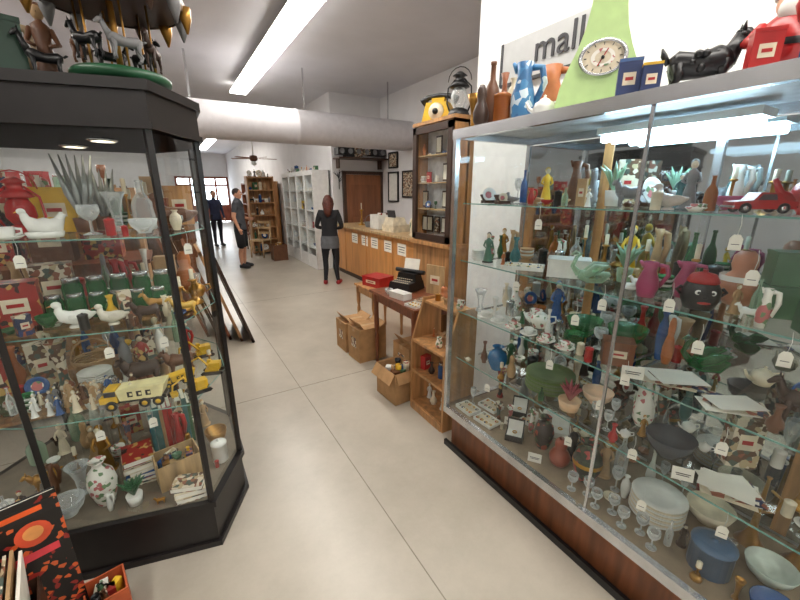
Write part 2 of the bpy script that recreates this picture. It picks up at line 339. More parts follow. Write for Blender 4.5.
def tray(b,m=CREAM,w=.14,d=.1,n=8):
    b.box((0,0,.006),(w,d,.012),m)
    for k in (-1,1): b.box((k*w/2,0,.01),(.005,d,.02),WHITE); b.box((0,k*d/2,.01),(w,.005,.02),WHITE)
    for i in range(n):
        x=(-.38+.76*(i%4)/3)*w; y=(-.3+.6*(i//4)/max(1,(n-1)//4))*d
        b.lathe([(.009,.014),(.012,.017),(.009,.02),(.007,.017),(.009,.014)],R.choice([GOLD,STEEL]),c=(x,y,0),seg=10); b.ell((x,y-.01,.02),.005,R.choice([RED,BLUE,GREEN,WHITE]),8,5)
def jewelbox(b,m=BLACK):
    b.box((0,0,.018),(.1,.08,.036),m); b.box((0,0,.0365),(.085,.065,.002),WHITE); b.box((0,.05,.065),(.1,.012,.075),m,rx=-.25); b.box((0,.043,.065),(.085,.006,.06),WHITE,rx=-.25)
    b.lathe([(.011,.04),(.015,.044),(.011,.048),(.008,.044),(.011,.04)],GOLD,seg=10)
def basket(b,m=TAN,r=.09,h=.08):
    for i in range(7):
        z=h*i/7; rr=r*(.75+.25*i/6); b.lathe([(rr,z),(rr+.005,z+h/14),(rr,z+h/7),(rr-.006,z+h/14),(rr,z)],m,seg=20)
    b.lathe([(0,.003),(r*.75,.003)],m,seg=20); b.tube([(r*math.cos(a),0,h+r*1.1*math.sin(a)) for a in [pi*i/8 for i in range(9)]],.005,m,6)
def horn(b,m=BRASS,h=.3):
    b.lathe([(.045,0),(.05,.004),(.03,.03),(.014,.08),(.009,h*.6),(.006,h),(.01,h+.01),(0,h+.01)],m)
    b.tube([(0,0,h*.5),(.05,0,h*.55),(.06,0,h*.75),(.02,0,h*.85)],.006,m,6)
def lantern(b,m=BLACK,h=.3,g=None):
    s=h
    b.lathe([(0,0),(.24*s,0),(.25*s,.03*s),(.2*s,.14*s),(.12*s,.18*s)],m); b.lathe([(.12*s,.18*s),(.19*s,.3*s),(.18*s,.45*s),(.12*s,.58*s)],g or GCLEAR)
    b.lathe([(.13*s,.58*s),(.22*s,.6*s),(.14*s,.7*s),(.1*s,.72*s),(.1*s,.8*s),(.16*s,.82*s),(.05*s,.9*s),(0,.9*s)],m)
    for k in (-1,1): b.tube([(k*.2*s,0,.1*s),(k*.28*s,0,.3*s),(k*.26*s,0,.6*s),(k*.1*s,0,.76*s)],.018*s,m,6)
    b.tube([(.26*s*math.cos(a),0,.72*s+.28*s*math.sin(a)) for a in [pi*i/8 for i in range(9)]],.01*s,m,6)
def phone(b,m=YELLOW):
    b.box((0,0,.06),(.2,.15,.12),m,tp=.75); b.lathe([(0,.0),(.05,.0),(.055,-.01),(.05,-.012)],CREAM,c=(0,-.075,.06),M=RX(pi/2,'X')); b.ell((0,-.085,.06),.02,BLACK)
    b.tube([(-.12,0,.13),(-.08,0,.16),(0,0,.17),(.08,0,.16),(.12,0,.13)],[.03,.018,.015,.018,.03],BLACK,10); b.box((0,0,.135),(.09,.06,.03),m)
def kscale(b):
    m=P((184,214,146),.3,var=.04)
    po=[(-.16,0),(.16,0),(.168,.03),(.155,.1),(.13,.17),(.10,.24),(.078,.31),(.066,.38),(.06,.44),(.05,.47),(-.05,.47),(-.06,.44),(-.066,.38),(-.078,.31),(-.10,.24),(-.13,.17),(-.155,.1),(-.168,.03)]
    b.prism(po,-.06,.06,m,M=RX(pi/2,'X'))
    M=T((0,-.062,.2))@RX(pi/2,'X')
    b.lathe([(.085,0),(.092,.01),(.08,.014),(.076,.004)],STEEL,sx=1.0,sy=.76,M=M,seg=28); b.lathe([(0,.005),(.078,.005)],CREAM,sx=1.0,sy=.76,M=M,seg=28)
    b.lathe([(.03,.007),(.045,.007)],FLORAL,sx=1.0,sy=.76,M=M,seg=28)
    b.box((0,-.07,.2),(.004,.002,.07),RED,ry=.5); b.ell((0,-.07,.2),.007,BLACK,8,5)
    for i in range(12):
        a=pi*2*i/12; b.box((.066*math.sin(a),-.069,.2+.05*math.cos(a)),(.003,.002,.01),BLACK,ry=a)
    b.box((0,0,.49),(.2,.16,.012),STEEL)
def swan(b,m=GPALE):
    b.tube([(.1,0,.06),(.06,0,.04),(0,0,.035),(-.05,0,.05)],[.01,.035,.035,.025],m,10)
    b.tube([(-.05,0,.05),(-.085,0,.09),(-.07,0,.14),(-.05,0,.16),(-.075,0,.165),(-.1,0,.15)],[.02,.012,.01,.012,.014,.003],m,8)
    for k in (-1,1): b.tube([(-.02,k*.035,.05),(.03,k*.045,.09),(.09,k*.04,.11)],[.02,.03,.004],m,7)
def plant(b,m=GREEN,pot=WHITE,h=.2,n=12,pr=.035):
    b.lathe([(0,0),(pr*.8,0),(pr,h*.35),(pr*.9,h*.35),(0,h*.3)],pot)
    for i in range(n):
        a=2*pi*i/n+R.uniform(-.2,.2); l=h*R.uniform(.5,.8); o=R.uniform(.2,.6)
        p0=Vector((0,0,h*.3)); p1=p0+Vector((math.cos(a)*l*o*.5,math.sin(a)*l*o*.5,l*.6)); p2=p0+Vector((math.cos(a)*l*o,math.sin(a)*l*o,l*(1-.3*o)))
        b.tube([p0,p1,p2],[.003,.010,.001],m,5)
def blades(b,m=P((160,166,164),.3,.4),h=.3):
    b.lathe([(0,0),(.035,0),(.04,.06),(.03,.06)],BROWN)
    for i in range(6):
        a=-.3+.12*i; b.tube([(0,0,.04),(a*.12,(i%2)*.02,.5*h),(a*.22,(i%2)*.03,h)],[.006,.014,.002],m,5)
def tag(b):
    b.prism([(-.016,-.048),(.016,-.048),(.016,-.012),(.008,0),(-.008,0),(-.016,-.012)],-.0006,.0006,PAPER,M=RX(pi/2,'X'))
    b.tube([(0,0,-.005),(.004,0,.03),(0,0,.06)],.0009,WHITE,4); b.box((0,-.001,-.03),(.02,.0005,.002),DKGREY)
def papers(b,n=5,w=.2,d=.14):
    for i in range(n): b.box((R.uniform(-.02,.02),R.uniform(-.02,.02),.002+i*.003),(w,d,.0015),R.choice([PAPER,PAPER,CREAM,PRINTM,PRINTB]),rz=R.uniform(-.4,.4))
def card(b,w=.07,h=.05):
    b.box((0,0,h/2),(w,.0015,h),PAPER,rx=-.2); b.box((0,-.006,h*.6),(w*.7,.0005,.003),DKGREY,rx=-.2); b.box((0,-.003,h*.4),(w*.6,.0005,.003),DKGREY,rx=-.2)
def dogfig(b,m=BLACK,L=.24):
    quad(b,m,L,L*.95,.55,1.45,tail=2.2,ear=1.3)
    for i in range(60):
        b.ell((R.uniform(-.4,.4)*L,R.uniform(-.2,.2)*L,L*.95*R.uniform(.42,.72)),L*R.uniform(.05,.08),m,7,4)
    for i in range(14): b.ell((-L*(.56+R.uniform(-.08,.1)),R.uniform(-.08,.08)*L,L*R.uniform(.78,.95)),L*.05,m,7,4)
    b.tube([(-L*.69,0,L*.72),(-L*.72,0,L*.6)],[L*.07,L*.02],m,7)
def facejar(b,m=BLACK,h=.16):
    r=h*.42
    b.lathe([(0,0),(.75*r,0),(r,.25*h),(r,.5*h),(.75*r,.7*h)],m); b.lathe([(.8*r,.68*h),(.85*r,.72*h),(.6*r,.9*h),(.1*r,.95*h),(.15*r,h),(0,h)],RED)
    for k in (-1,1):
        b.ell((k*.35*r,-r*.88,.48*h),(.18*r,.08*r,.16*r),WHITE,8,6); b.ell((k*.35*r,-r*.96,.48*h),(.08*r,.04*r,.08*r),BLACK,8,6); b.tube([(k*r,0,.35*h),(k*r*1.25,0,.45*h),(k*r,0,.55*h)],.006,m,6)
    b.ell((0,-r*.97,.36*h),(.14*r,.1*r,.1*r),m,8,6); b.ell((0,-r*.95,.22*h),(.35*r,.08*r,.09*r),RED,10,6)
def rnd(b,maxh=.22,w=.1):
    k=R.randrange(11); m=R.choice(SOLIDS); h=maxh*R.uniform(.4,.9)
    if k==0: tin(b,R.choice([PRINTR,PRINTB,PRINTM,PRINTY,GREEN,RED]),w*.9,w*.6,h)
    elif k in (1,2): vase(b,R.choice(SOLIDS+GLS),h,w*R.uniform(.25,.5),R.choice(list(PR)))
    elif k==3: bowl(b,R.choice(SOLIDS+GLS),w*.5,min(h,w*.4))
    elif k==4: statue(b,m,h,CREAM)
    elif k==5: plate_up(b,R.choice([WHITE,CREAM,FLORAL,BLUE,GREEN]),min(w*.7,h*.5),FLORAL)
    elif k==6: teapot(b,R.choice([WHITE,FLORAL,CREAM,BLUE,BROWN]),min(w*.35,h*.5))
    elif k==7: jar(b,R.choice(GLS),w*.3,h)
    elif k==8: quad(b,R.choice([BROWN,DKBROWN,BLACK,WHITE,TAN]),w*1.1,min(h,w*1.1))
    elif k==9: books(b,4,w*.9,w)
    else: pitcher(b,R.choice([WHITE,FLORAL,TEAL,BLUE,TAN]),h,w*.35)
def rnd_obj(x,y,z,maxh,w,rz=None):
    CHECK[0]=True
    k=R.randrange(15); m=R.choice(SOLIDS); h=maxh*R.uniform(.45,.9); rz=R.uniform(-1,1) if rz is None else rz
    if k==0: o=put('decorative_tin',tin,x,y,z,rz,m=R.choice([PRINTR,PRINTB,PRINTM,PRINTM,TAN]),w=w*.8,d=w*.5,h=h)
    elif k in(1,2): o=put('vase',vase,x,y,z,rz,m=R.choice(SOLIDS),h=h,r=w*R.uniform(.25,.42),k=R.choice(['amph','bud','flare','gourd']))
    elif k==3: o=put('glass_bottle',vase,x,y,z,rz,m=R.choice(GLS),h=h,r=w*.28,k='bottle')
    elif k==4: o=put('bowl',bowl,x,y,z,rz,m=R.choice(SOLIDS+GLS),r=w*.45,h=w*.35)
    elif k==5: o=put('porcelain_figurine',statue,x,y,z,rz,m=m,h=h,m2=CREAM)
    elif k==6: o=put('teapot',teapot,x,y,z,rz,m=R.choice([WHITE,FLORAL,CREAM,BROWN]),r=min(w*.32,h*.4))
    elif k==7: o=put('display_plate',plate_up,x,y,z,rz*.3,m=R.choice([WHITE,CREAM,BLUE,WHITE]),r=min(w*.5,h*.5),m2=FLORAL)
    elif k==8: o=put('glass_goblet',vase,x,y,z,rz,m=GCLEAR,h=h*.8,r=w*.3,k='goblet')
    elif k==9: o=put('teacup_and_saucer',cup,x,y,z,rz,m=R.choice([WHITE,FLORAL,CREAM,WHITE,BLUE]),r=w*.25)
    elif k==10: o=put('brass_candlestick',candle,x,y,z,rz,h=h*.75,r=w*.3)
    elif k==11: o=put('saucer_stack',plates,x,y,z,rz,m=R.choice([WHITE,CREAM,GGREEN,FLORAL,TAN]),r=w*.48,n=5,m2=WHITE)
    elif k==12: o=put('animal_figurine',quad,x,y,z,rz,m=R.choice([BROWN,DKBROWN,BLACK,WHITE,TAN,BRASS]),L=w*.8,H=w*.75,fat=1.3)
    elif k==13: o=put('salt_shaker',vase,x,y,z,rz,m=R.choice([RED,CREAM,WHITE,BLACK,STEEL,STEEL]),h=w*.9,r=w*.22,k='can')
    else: o=put('ceramic_pitcher',pitcher,x,y,z,rz,m=R.choice([WHITE,FLORAL,TAN,BROWN,RED,CREAM]),h=h,r=w*.25)
    CHECK[0]=False; return o

# ================= ROOM =================
def slab(name,x0,x1,y0,y1,z0,z1,m):
    b=MB(); b.box((0,0,0),(x1-x0,y1-y0,z1-z0),m); return b.build(name,((x0+x1)/2,(y0+y1)/2,(z0+z1)/2))
def floormat():
    m,nt,out=newmat('polished_concrete'); b=nt.nodes.new('ShaderNodeBsdfPrincipled')
    tc=nt.nodes.new('ShaderNodeTexCoord'); n=nt.nodes.new('ShaderNodeTexNoise'); n.inputs['Scale'].default_value=1.3; n.inputs['Detail'].default_value=9; n.inputs['Roughness'].default_value=.7
    r=nt.nodes.new('ShaderNodeValToRGB'); r.color_ramp.elements[0].position=.3; r.color_ramp.elements[1].position=.72
    r.color_ramp.elements[0].color=lin((164,156,142)); r.color_ramp.elements[1].color=lin((190,182,168))
    nt.links.new(tc.outputs['Object'],n.inputs['Vector']); nt.links.new(n.outputs['Fac'],r.inputs['Fac']); nt.links.new(r.outputs['Color'],b.inputs['Base Color'])
    b.inputs['Roughness'].default_value=.3
    nt.links.new(b.outputs[0],out.inputs[0]); return m
WALLM=P((222,221,222),.8,var=.02,scale=3); CEIL=P((214,214,220),.85,var=.02,scale=2)
YF=24; H=3.65
slab('floor',-6,4.5,-3,YF+.3,-.1,0,floormat())
slab('ceiling',-6,4.5,-3,YF+.3,H,H+.1,CEIL)
slab('wall_left',-6.1,-6,-3,YF,0,H,WALLM)
slab('wall_rear',-6,2.16,-3.1,-3,0,H,WALLM)
slab('wall_right_near',2.16,2.28,-3,2.45,0,H,P((246,246,245),.7,var=.02))
slab('wall_right_return',2.28,4.3,2.33,2.45,0,H,WALLM)
slab('wall_right',4.3,4.42,2.33,8.12,0,H,WALLM)
slab('wall_back_counter',3.12,4.3,8.0,8.12,0,H,WALLM)
slab('wall_right_far',3.12,3.24,8.12,YF,0,H,WALLM)
slab('wall_far_1',-6,.5,YF,YF+.15,0,H,WALLM); slab('wall_far_2',3.1,3.3,YF,YF+.15,0,H,WALLM); slab('wall_far_3',.5,3.1,YF,YF+.15,2.45,H,WALLM)
b=MB(); WR=WOOD((150,70,46))
for x in (.55,1.2,1.85,2.45,3.05): b.box((x,YF,1.22),(.1,.1,2.44),WR)
for z in (.1,.9,2.0,2.4): b.box((1.8,YF,z),(2.6,.08,.1),WR)
b.box((1.8,YF,.5),(2.6,.04,.7),WR); b.poly([(.5,YF,1),(3.1,YF,1),(3.1,YF,2.4),(.5,YF,2.4)],CG())
b.build('window_1')
SEAM=P((134,126,112),.8)
slab('trim_1',.795,.80,-3,YF,0,.001,SEAM)
for i,y in enumerate((3.1,6.2,-.1)): slab('trim_%d'%(i+2),-6,3.1,y,y+.005,0,.001,SEAM)
slab('baseboard_right',4.28,4.3,2.45,8,0,.1,GREY)
b=MB(); b.lathe([(.27,-4),(.275,-2),(.27,-1.99),(.27,0),(.278,.005),(.278,.03),(.27,.035),(.27,2),(.278,2.01),(.278,2.04),(.27,2.05),(.27,4.3)],P((200,198,202),.55,var=.03),M=RX(pi/2,'Y'),seg=32)
for x in (-2,.5,2.2,3.8): b.box((x,0,.6),(.03,.004,.65),STEEL)
b.build('ventilation_duct',(0,6.77,2.75))
def fluo(x,y0,y1,s,z=3.5,w=.3):
    b=MB(); L=y1-y0; n=max(1,round(L/1.3))
    b.box((0,0,.07),(w*.5,L,.06),WHITE); b.box((0,0,.03),(w,L,.03),WHITE,tp=.7)
    for i in range(n):
        b.box((0,-L/2+L*(i+.5)/n,.003),(w*.95,L/n-.03,.03),EM((255,249,240),s))
    b.tube([(0,-L/3,.1),(0,-L/3,H-z)],.008,GREY); b.tube([(0,L/3,.1),(0,L/3,H-z)],.008,GREY)
    b.build('fluorescent_ceiling_light',(x,(y0+y1)/2,z))
fluo(1.45,2.7,8.4,23); fluo(1.45,-2.6,2.2,20); fluo(1.6,13,19,24,z=3.4)  # middle strip hangs over the camera, unseen, added to light the near end
fluo(-1.9,-2.6,2.6,18); fluo(-2.2,4,9,20); fluo(-4.5,14,22,20,z=3.4)  # first two strips are out of view, added as extra room light

# ================= RIGHT CASE =================
GLS_CASE=CG(); SHELFG=CG((.92,.97,.95),.05,.45,'shelf_glass'); EDGE=GL((130,180,170),.7)
case=empty('glass_display_case',(0,0,0))
x0,x1,y0,y1=1.45,2.05,-.27,1.79; ZT=2.05
b=MB(); KW=WOOD((132,80,50))
b.box(((x0+x1)/2+.02,(y0+y1)/2,.135),(x1-x0-.04,y1-y0-.04,.27),KW)
b.box(((x0+x1)/2,(y0+y1)/2,.285),(x1-x0,y1-y0,.03),P((140,122,100),.6))
b.box((x0,(y0+y1)/2,.285),(.03,y1-y0+.03,.05),STEEL); b.box(((x0+x1)/2,y1,.285),(x1-x0,.03,.05),STEEL)
b.box((x0,(y0+y1)/2,.02),(.02,y1-y0,.04),BLACK)
b.build('base',parent=case)
b=MB()
for x in (x0,x1):
    for y in (y0,y1): b.box((x,y,1.17),(.028,.028,1.72),STEEL)
b.box((x0,(y0+y1)/2,ZT-.02),(.035,y1-y0+.035,.05),STEEL); b.box((x1,(y0+y1)/2,ZT-.02),(.035,y1-y0,.05),STEEL)
b.box(((x0+x1)/2,y1,ZT-.02),(x1-x0,.035,.05),STEEL); b.box(((x0+x1)/2,y0,ZT-.02),(x1-x0,.035,.05),STEEL)
b.box(((x0+x1)/2,(y0+y1)/2,ZT),(x1-x0-.02,y1-y0,.012),P((200,202,205),.5))
b.box((x0,.755,1.17),(.008,.012,1.72),STEEL)
b.box((x1-.01,.76,1.17),(.02,.03,1.72),STEEL)
b.build('frame',parent=case)
b=MB()
b.poly([(x0,y0,.31),(x0,y1,.31),(x0,y1,ZT-.04),(x0,y0,ZT-.04)],GLS_CASE); b.poly([(x0,y1,.31),(x1,y1,.31),(x1,y1,ZT-.04),(x0,y1,ZT-.04)],GLS_CASE)
b.poly([(x0,y0,.31),(x1,y0,.31),(x1,y0,ZT-.04),(x0,y0,ZT-.04)],GLS_CASE)
b.build('glass_panels',parent=case)
MIR,nt,out=newmat('mirror_back'); g=nt.nodes.new('ShaderNodeBsdfGlossy'); g.inputs[0].default_value=(.52,.56,.58,1); g.inputs['Roughness'].default_value=.03; nt.links.new(g.outputs[0],out.inputs[0])
b=MB(); b.box((x1-.004,(y0+y1)/2,1.16),(.006,y1-y0-.03,1.68),MIR)
for y in (.25,1.25): b.box((x1-.009,y,1.16),(.006,.05,1.68),WOODT)
b.build('mirror_back',parent=case)
SH=[.67,.99,1.32,1.66]
b=MB()
for z in SH:
    b.poly([(x0+.05,y0+.02,z-.002),(x1-.02,y0+.02,z-.002),(x1-.02,y1-.02,z-.002),(x0+.05,y1-.02,z-.002)],SHELFG)
    b.box((x0+.05,(y0+y1)/2,z-.005),(.003,y1-y0-.04,.006),EDGE)
    for y in (y0+.05,.74,.80,y1-.05): b.box((x1-.2,y,z-.013),(.36,.006,.012),STEEL)
b.build('glass_shelves',parent=case)
b=MB(); b.box((x1-.13,.9,ZT-.045),(.14,.62,.03),WHITE)
for k in (-.045,.045): b.tube([(x1-.13+k,.61,ZT-.08),(x1-.13+k,1.19,ZT-.08)],.017,EM((200,236,255),34),8)
b.build('case_light_tubes',parent=case)
rc=-math.radians(55)
D=.302
def pr(nm,f,y,z,x=1.62,rz=rc,/,**k):
    x=k.pop('x',x); rz=k.pop('rz',rz); return put(nm,f,x,y,z,rz,**k)
pr('jewelry_tray',tray,1.68,D,1.55,rz=-1.57,n=8); pr('jewelry_tray',tray,1.51,D,1.56,rz=-1.5,n=8); pr('jewelry_tray',tray,1.62,D,1.70,rz=-1.5,n=8); pr('jewelry_tray',tray,1.34,D,1.80,rz=-1.5)
pr('jewelry_box',jewelbox,1.30,D,1.58); pr('jewelry_box',jewelbox,1.46,D,1.80); pr('jewelry_box',jewelbox,1.18,D,1.84,m=WHITE)
pr('white_card',card,1.10,D,1.52); pr('white_card',card,1.41,D,1.66)
pr('ceramic_vase',vase,1.16,D,1.66,m=PAT([(40,30,30),(170,74,50),(70,90,60),(40,30,30)],45),h=.2,r=.055)
pr('ceramic_vase',vase,1.02,D,1.62,m=P((150,70,50),.3),h=.16,r=.055,k='gourd')
pr('painted_vase',vase,.88,D,1.64,m=PAT([(50,64,44),(170,66,60),(66,90,60),(34,44,34)],45),h=.22,r=.07,m2=GOLD)
pr('dinner_plate_stack',plates,.58,D,1.72,m=WHITE,r=.11,n=9,m2=CREAM)
pr('mixing_bowl_stack',bowl,.44,D,1.88,m=CREAM,r=.09,h=.08)
pr('blue_canister',vase,.34,D,1.62,m=P((74,104,136),.3),h=.14,r=.07,k='can')
pr('white_bowl',bowl,.20,D,1.76,m=P((190,200,190),.3),r=.08,h=.07); pr('blue_bowl',bowl,.14,D,1.58,m=BLUE,r=.07,h=.07)
pr('brass_horn',horn,.30,D,1.9,h=.32); pr('brass_horn',horn,.16,D,1.93,h=.3)
for i in range(7): pr('crystal_glass',vase,.50+.062*i,D,1.52+.035*(i%2),m=GCLEAR,h=.09,r=.026,k='goblet')
z=SH[0]
pr('blue_ceramic_pot',vase,1.50,z,1.60,m=P((40,106,156),.2),h=.15,r=.06,k='amph')
pr('green_plate_stack',plates,1.18,z,1.68,m=GL((124,150,90),.7),r=.13,n=8,m2=P((104,120,78),.3))
pr('flower_pot',plant,.99,z,1.59,m=P((160,80,84),.5),pot=P((230,190,150),.3),h=.15,pr=.055,n=18)
pr('fluted_bowl',bowl,.95,z,1.76,m=P((235,200,170),.3),r=.075,h=.07)
pr('dark_footed_bowl',bowl,.56,z,1.64,m=P((60,66,74),.2),r=.09,h=.09)
pr('paper_stack',papers,.34,z,1.62,n=7,w=.16,d=.11); pr('white_card',card,.46,z,1.53)
for i in range(5): pr('small_trinket_dish',bowl,1.68-.09*i,z,1.80,m=R.choice([WHITE,FLORAL,GPALE]),r=.035,h=.03)
z=SH[1]
pr('white_teapot',teapot,1.30,z,1.70,m=WHITE,r=.055,m2=FLORAL)
for i in range(6): pr('teacup_and_saucer',cup,1.58-.11*i,z,1.55,m=R.choice([WHITE,FLORAL,WHITE]),r=.026)
pr('green_glass_bowl',bowl,1.10,z,1.80,m=GGREEN,r=.09,h=.09); pr('green_glass_bowl',bowl,.90,z,1.84,m=GGREEN,r=.09,h=.1); pr('green_glass_plate_stack',plates,1.06,z,1.66,m=GGREEN,r=.05,n=4)
pr('leather_box',tin,.82,z,1.62,m=P((120,76,52),.4),w=.12,d=.09,h=.11)
pr('paper_stack',papers,.60,z,1.64,n=8,w=.17,d=.12); pr('white_card',card,.70,z,1.53,w=.08,h=.05); pr('paper_stack',papers,.40,z,1.62,n=6,w=.16,d=.1)
pr('glass_fish_figurine',swan,.58,z,1.84,m=GGREEN,s=.9)
pr('horse_figurine',quad,.24,z,1.68,m=DKBROWN,L=.15,H=.16); pr('crystal_vase',vase,1.7,z,1.62,m=GCLEAR,h=.14,r=.04,k='flare')
z=SH[2]
pr('lady_figurine',statue,1.62,z,1.58,m=P((90,130,110),.4),h=.18,m2=CREAM,m3=BLACK); pr('green_vase',vase,1.52,z,1.7,m=TEAL,h=.15,r=.035,k='bud')
pr('white_casserole_dish',tin,1.14,z,1.66,m=WHITE,w=.19,d=.12,h=.09,lab=False)
pr('serving_tray',tray,1.38,z,1.62,w=.2,d=.12)
pr('glass_swan',swan,.99,z,1.60,s=.85,m=GPALE); pr('potted_leaves',plant,.93,z,1.78,m=P((130,165,140),.4),pot=GPALE,h=.18,n=16)
pr('pink_pitcher',pitcher,.74,z,1.60,m=PINK,h=.14,r=.04); pr('pink_pitcher',pitcher,.66,z,1.72,m=PINK,h=.14,r=.04)
pr('striped_jar',vase,.51,z,1.78,m=P((190,130,100),.4),h=.2,r=.065,k='gourd',m2=WHITE)
pr('face_cookie_jar',facejar,.56,z,1.60,h=.14)
for i in range(2): pr('green_storage_tin',tin,.38,z+.111*i,1.72,m=P((78,112,84),.4),w=.1,d=.08,h=.11,lab=False)
pr('green_storage_tin',tin,.25,z,1.60,m=P((66,98,72),.4),w=.1,d=.08,h=.12,lab=False)
z=SH[3]
pr('leaf_vase',plant,1.03,z,1.76,m=P((150,185,155),.4),pot=WHITE,h=.2,n=8); pr('bear_figurine',quad,.88,z,1.62,m=GREY,L=.09,H=.11,fat=1.7)
pr('red_toy_car',car,.47,z,1.62,rz=rc+.2,L=.17); pr('red_kettle',teapot,.38,z,1.82,m=RED,r=.075)
pr('rabbit_figurine',bird,.72,z,1.60,m=P((200,190,180),.4),s=.7); pr('carved_boat',bowl,.6,z,1.8,m=PINK,r=.06,h=.05); pr('red_toy_wagon',tin,.30,z,1.62,rz=rc,m=RED,w=.13,d=.08,h=.1,lab=False)
for i in range(4): pr('bird_figurine',bird,1.7-.16*i,z,1.66,m=R.choice([WHITE,GREY,TAN]),s=.45)
LIMIT[0]=lambda x,y: 1.495<x<2.03 and -.24<y<1.77
for z,mh,n in ((D,.3,260),(SH[0],.27,260),(SH[1],.28,260),(SH[2],.28,240),(SH[3],.26,100)):
    for i in range(n):
        xx=R.uniform(1.52,2.0); w_=R.choice([.07,.09,.11,.13]) if xx>1.7 else R.choice([.05,.07,.08])
        rnd_obj(xx,R.uniform(.0,1.75),z,mh*(1 if xx>1.72 else .6),w_,rc+R.uniform(-.4,.4))
for (yy,zz) in [(.46,1.60),(.40,1.50),(.60,1.36),(.49,1.24),(.28,1.28),(.70,1.02),(.62,.72),(.36,.92),(1.3,1.28),(1.05,.94),(1.45,.62),(.9,.60),(.30,.62),(.84,1.3),(.55,.52),(1.2,1.6),(.95,1.2),(.78,.86)]:
    put('price_tag',tag,1.48,yy,zz,rc-.2)
z=ZT+.0065
def pt(nm,f,y,/,**k):
    x=k.pop('x',1.6); rz=k.pop('rz',rc); return put(nm,f,x,y,z,rz,**k)
for dy,dx,m_,h_,k_ in [(0,0,BROWN,.33,'bottle'),(-.09,.07,CREAM,.24,'amph'),(.03,.12,P((150,90,60)),.3,'bud'),(-.03,-.1,DKBROWN,.2,'gourd'),(-.13,-.05,GAMB,.16,'can'),(.07,-.06,BRASS,.18,'flare')]:
    put('stoneware_bottle' if k_=='bottle' else 'pottery_jar',vase,1.6+dx,1.69+dy,z,0,m=m_,h=h_,r=.042,k=k_)
pt('blue_pottery_pitcher',pitcher,1.47,m=PAT([(70,130,180),(70,130,180),(200,215,225),(60,110,160)],30),h=.27,r=.06)
pt('orange_jug',pitcher,1.5,x=1.84,m=ORANGE,h=.3,r=.07)
pt('gravy_boat',teapot,1.30,x=1.56,m=WHITE,r=.05)
pt('green_kitchen_scale',kscale,1.12,x=1.68)
pt('blue_tin',tin,.915,x=1.55,m=P((44,60,104),.4),w=.075,d=.045,h=.14,lid=BLUE); pt('blue_tin',tin,.84,x=1.56,m=P((34,50,92),.4),w=.06,d=.045,h=.11,lid=YELLOW)
pt('black_dog_statue',dogfig,.755,x=1.70,rz=rc+pi,L=.2)
pt('santa_figurine',santa,.57,x=1.80,h=.34)
pt('red_tin',tin,.53,x=1.56,m=RED,w=.07,d=.045,h=.12,lid=RED)
pt('toy_soldier_nutcracker',soldier,.44,x=1.66,h=.36)
pt('toy_soldier_nutcracker',soldier,.30,x=1.62,h=.34,m=YELLOW,m2=RED)
b=MB(); b.box((0,0,0),(.02,.8,.26),P((190,192,192),.6,var=.02)); b.box((-.005,.4,0),(.02,.02,.26),DKGREY); b.box((-.005,0,-.13),(.02,.8,.02),DKGREY); sg=b.build('wall_sign',(2.148,1.78,2.56))
cu=bpy.data.curves.new('letters','FONT'); cu.body='mall'; cu.size=.22; cu.extrude=.004; cu.align_x='LEFT'; cu.align_y='CENTER'
tx=bpy.data.objects.new('letters',cu); sc.collection.objects.link(tx); tx.data.materials.append(DKGREY); tx.parent=sg
tx.location=(-.016,.12,.02); tx.rotation_euler=(pi/2,0,-pi/2)

# ================= LEFT CASE =================
poly=[(-.617,1.887),(-.02,1.75),(.16,2.08),(.16,2.5),(-.05,2.85),(-.75,2.85),(-1.0,2.5),(-.97,2.1)]
cx=sum(p[0] for p in poly)/8; cy=sum(p[1] for p in poly)/8
def ins(k): return [(cx+(p[0]-cx)*k,cy+(p[1]-cy)*k) for p in poly]
BLK=P((24,20,20),.4,var=.2)
lc=empty('octagonal_display_case')
b=MB(); b.prism(ins(1.03),0,.03,BLK); b.prism(ins(1.0),.03,.24,BLK); b.prism(ins(1.03),.24,.27,BLK); b.prism(ins(.97),.27,.274,P((120,110,95),.7)); b.build('base',parent=lc)
b=MB(); b.prism(ins(1.02),1.944,2.10,BLK); b.prism(ins(1.05),2.07,2.105,BLK); b.prism(ins(1.04),1.944,1.965,BLK); b.build('hood',parent=lc)
b=MB()
for p in ins(.985): b.box((p[0],p[1],1.107),(.022,.022,1.68),BLK,rz=.4)
b.build('posts',parent=lc)
b=MB(); q=ins(.985)
for i in range(8):
    p,r_=q[i],q[(i+1)%8]; b.poly([(p[0],p[1],.27),(r_[0],r_[1],.27),(r_[0],r_[1],1.944),(p[0],p[1],1.944)],GLS_CASE)
b.build('glass_panels',parent=lc)
LS=[.80,1.18,1.555]; b=MB(); q=ins(.96)
for z in LS:
    b.poly([(p[0],p[1],z-.003) for p in q],SHELFG)
    for i in range(8): b.tube([(q[i][0],q[i][1],z-.004),(q[(i+1)%8][0],q[(i+1)%8][1],z-.004)],.003,EDGE,4)
b.build('glass_shelves',parent=lc)
b=MB()
for x,y in ((-.6,2.2),(-.2,2.15),(-.35,2.5)):
    b.lathe([(0,1.935),(.035,1.935),(.045,1.944)],EM((255,235,200),8),c=(x,y,0)); b.lathe([(.045,1.944),(.06,1.938),(.045,1.93)],STEEL,c=(x,y,0))
b.build('puck_lights',parent=lc)
def pl(nm,f,x,y,z,rz=.1,/,**k):
    rz=k.pop('rz',rz); return put(nm,f,x,y,z,rz,**k)
z=LS[2]
pl('red_lantern',lantern,-.50,2.07,z,m=RED,h=.25,g=GL((190,40,40),.6)); pl('yellow_tin',tin,-.42,2.2,z,m=YELLOW,w=.14,d=.08,h=.19,lid=YELLOW)
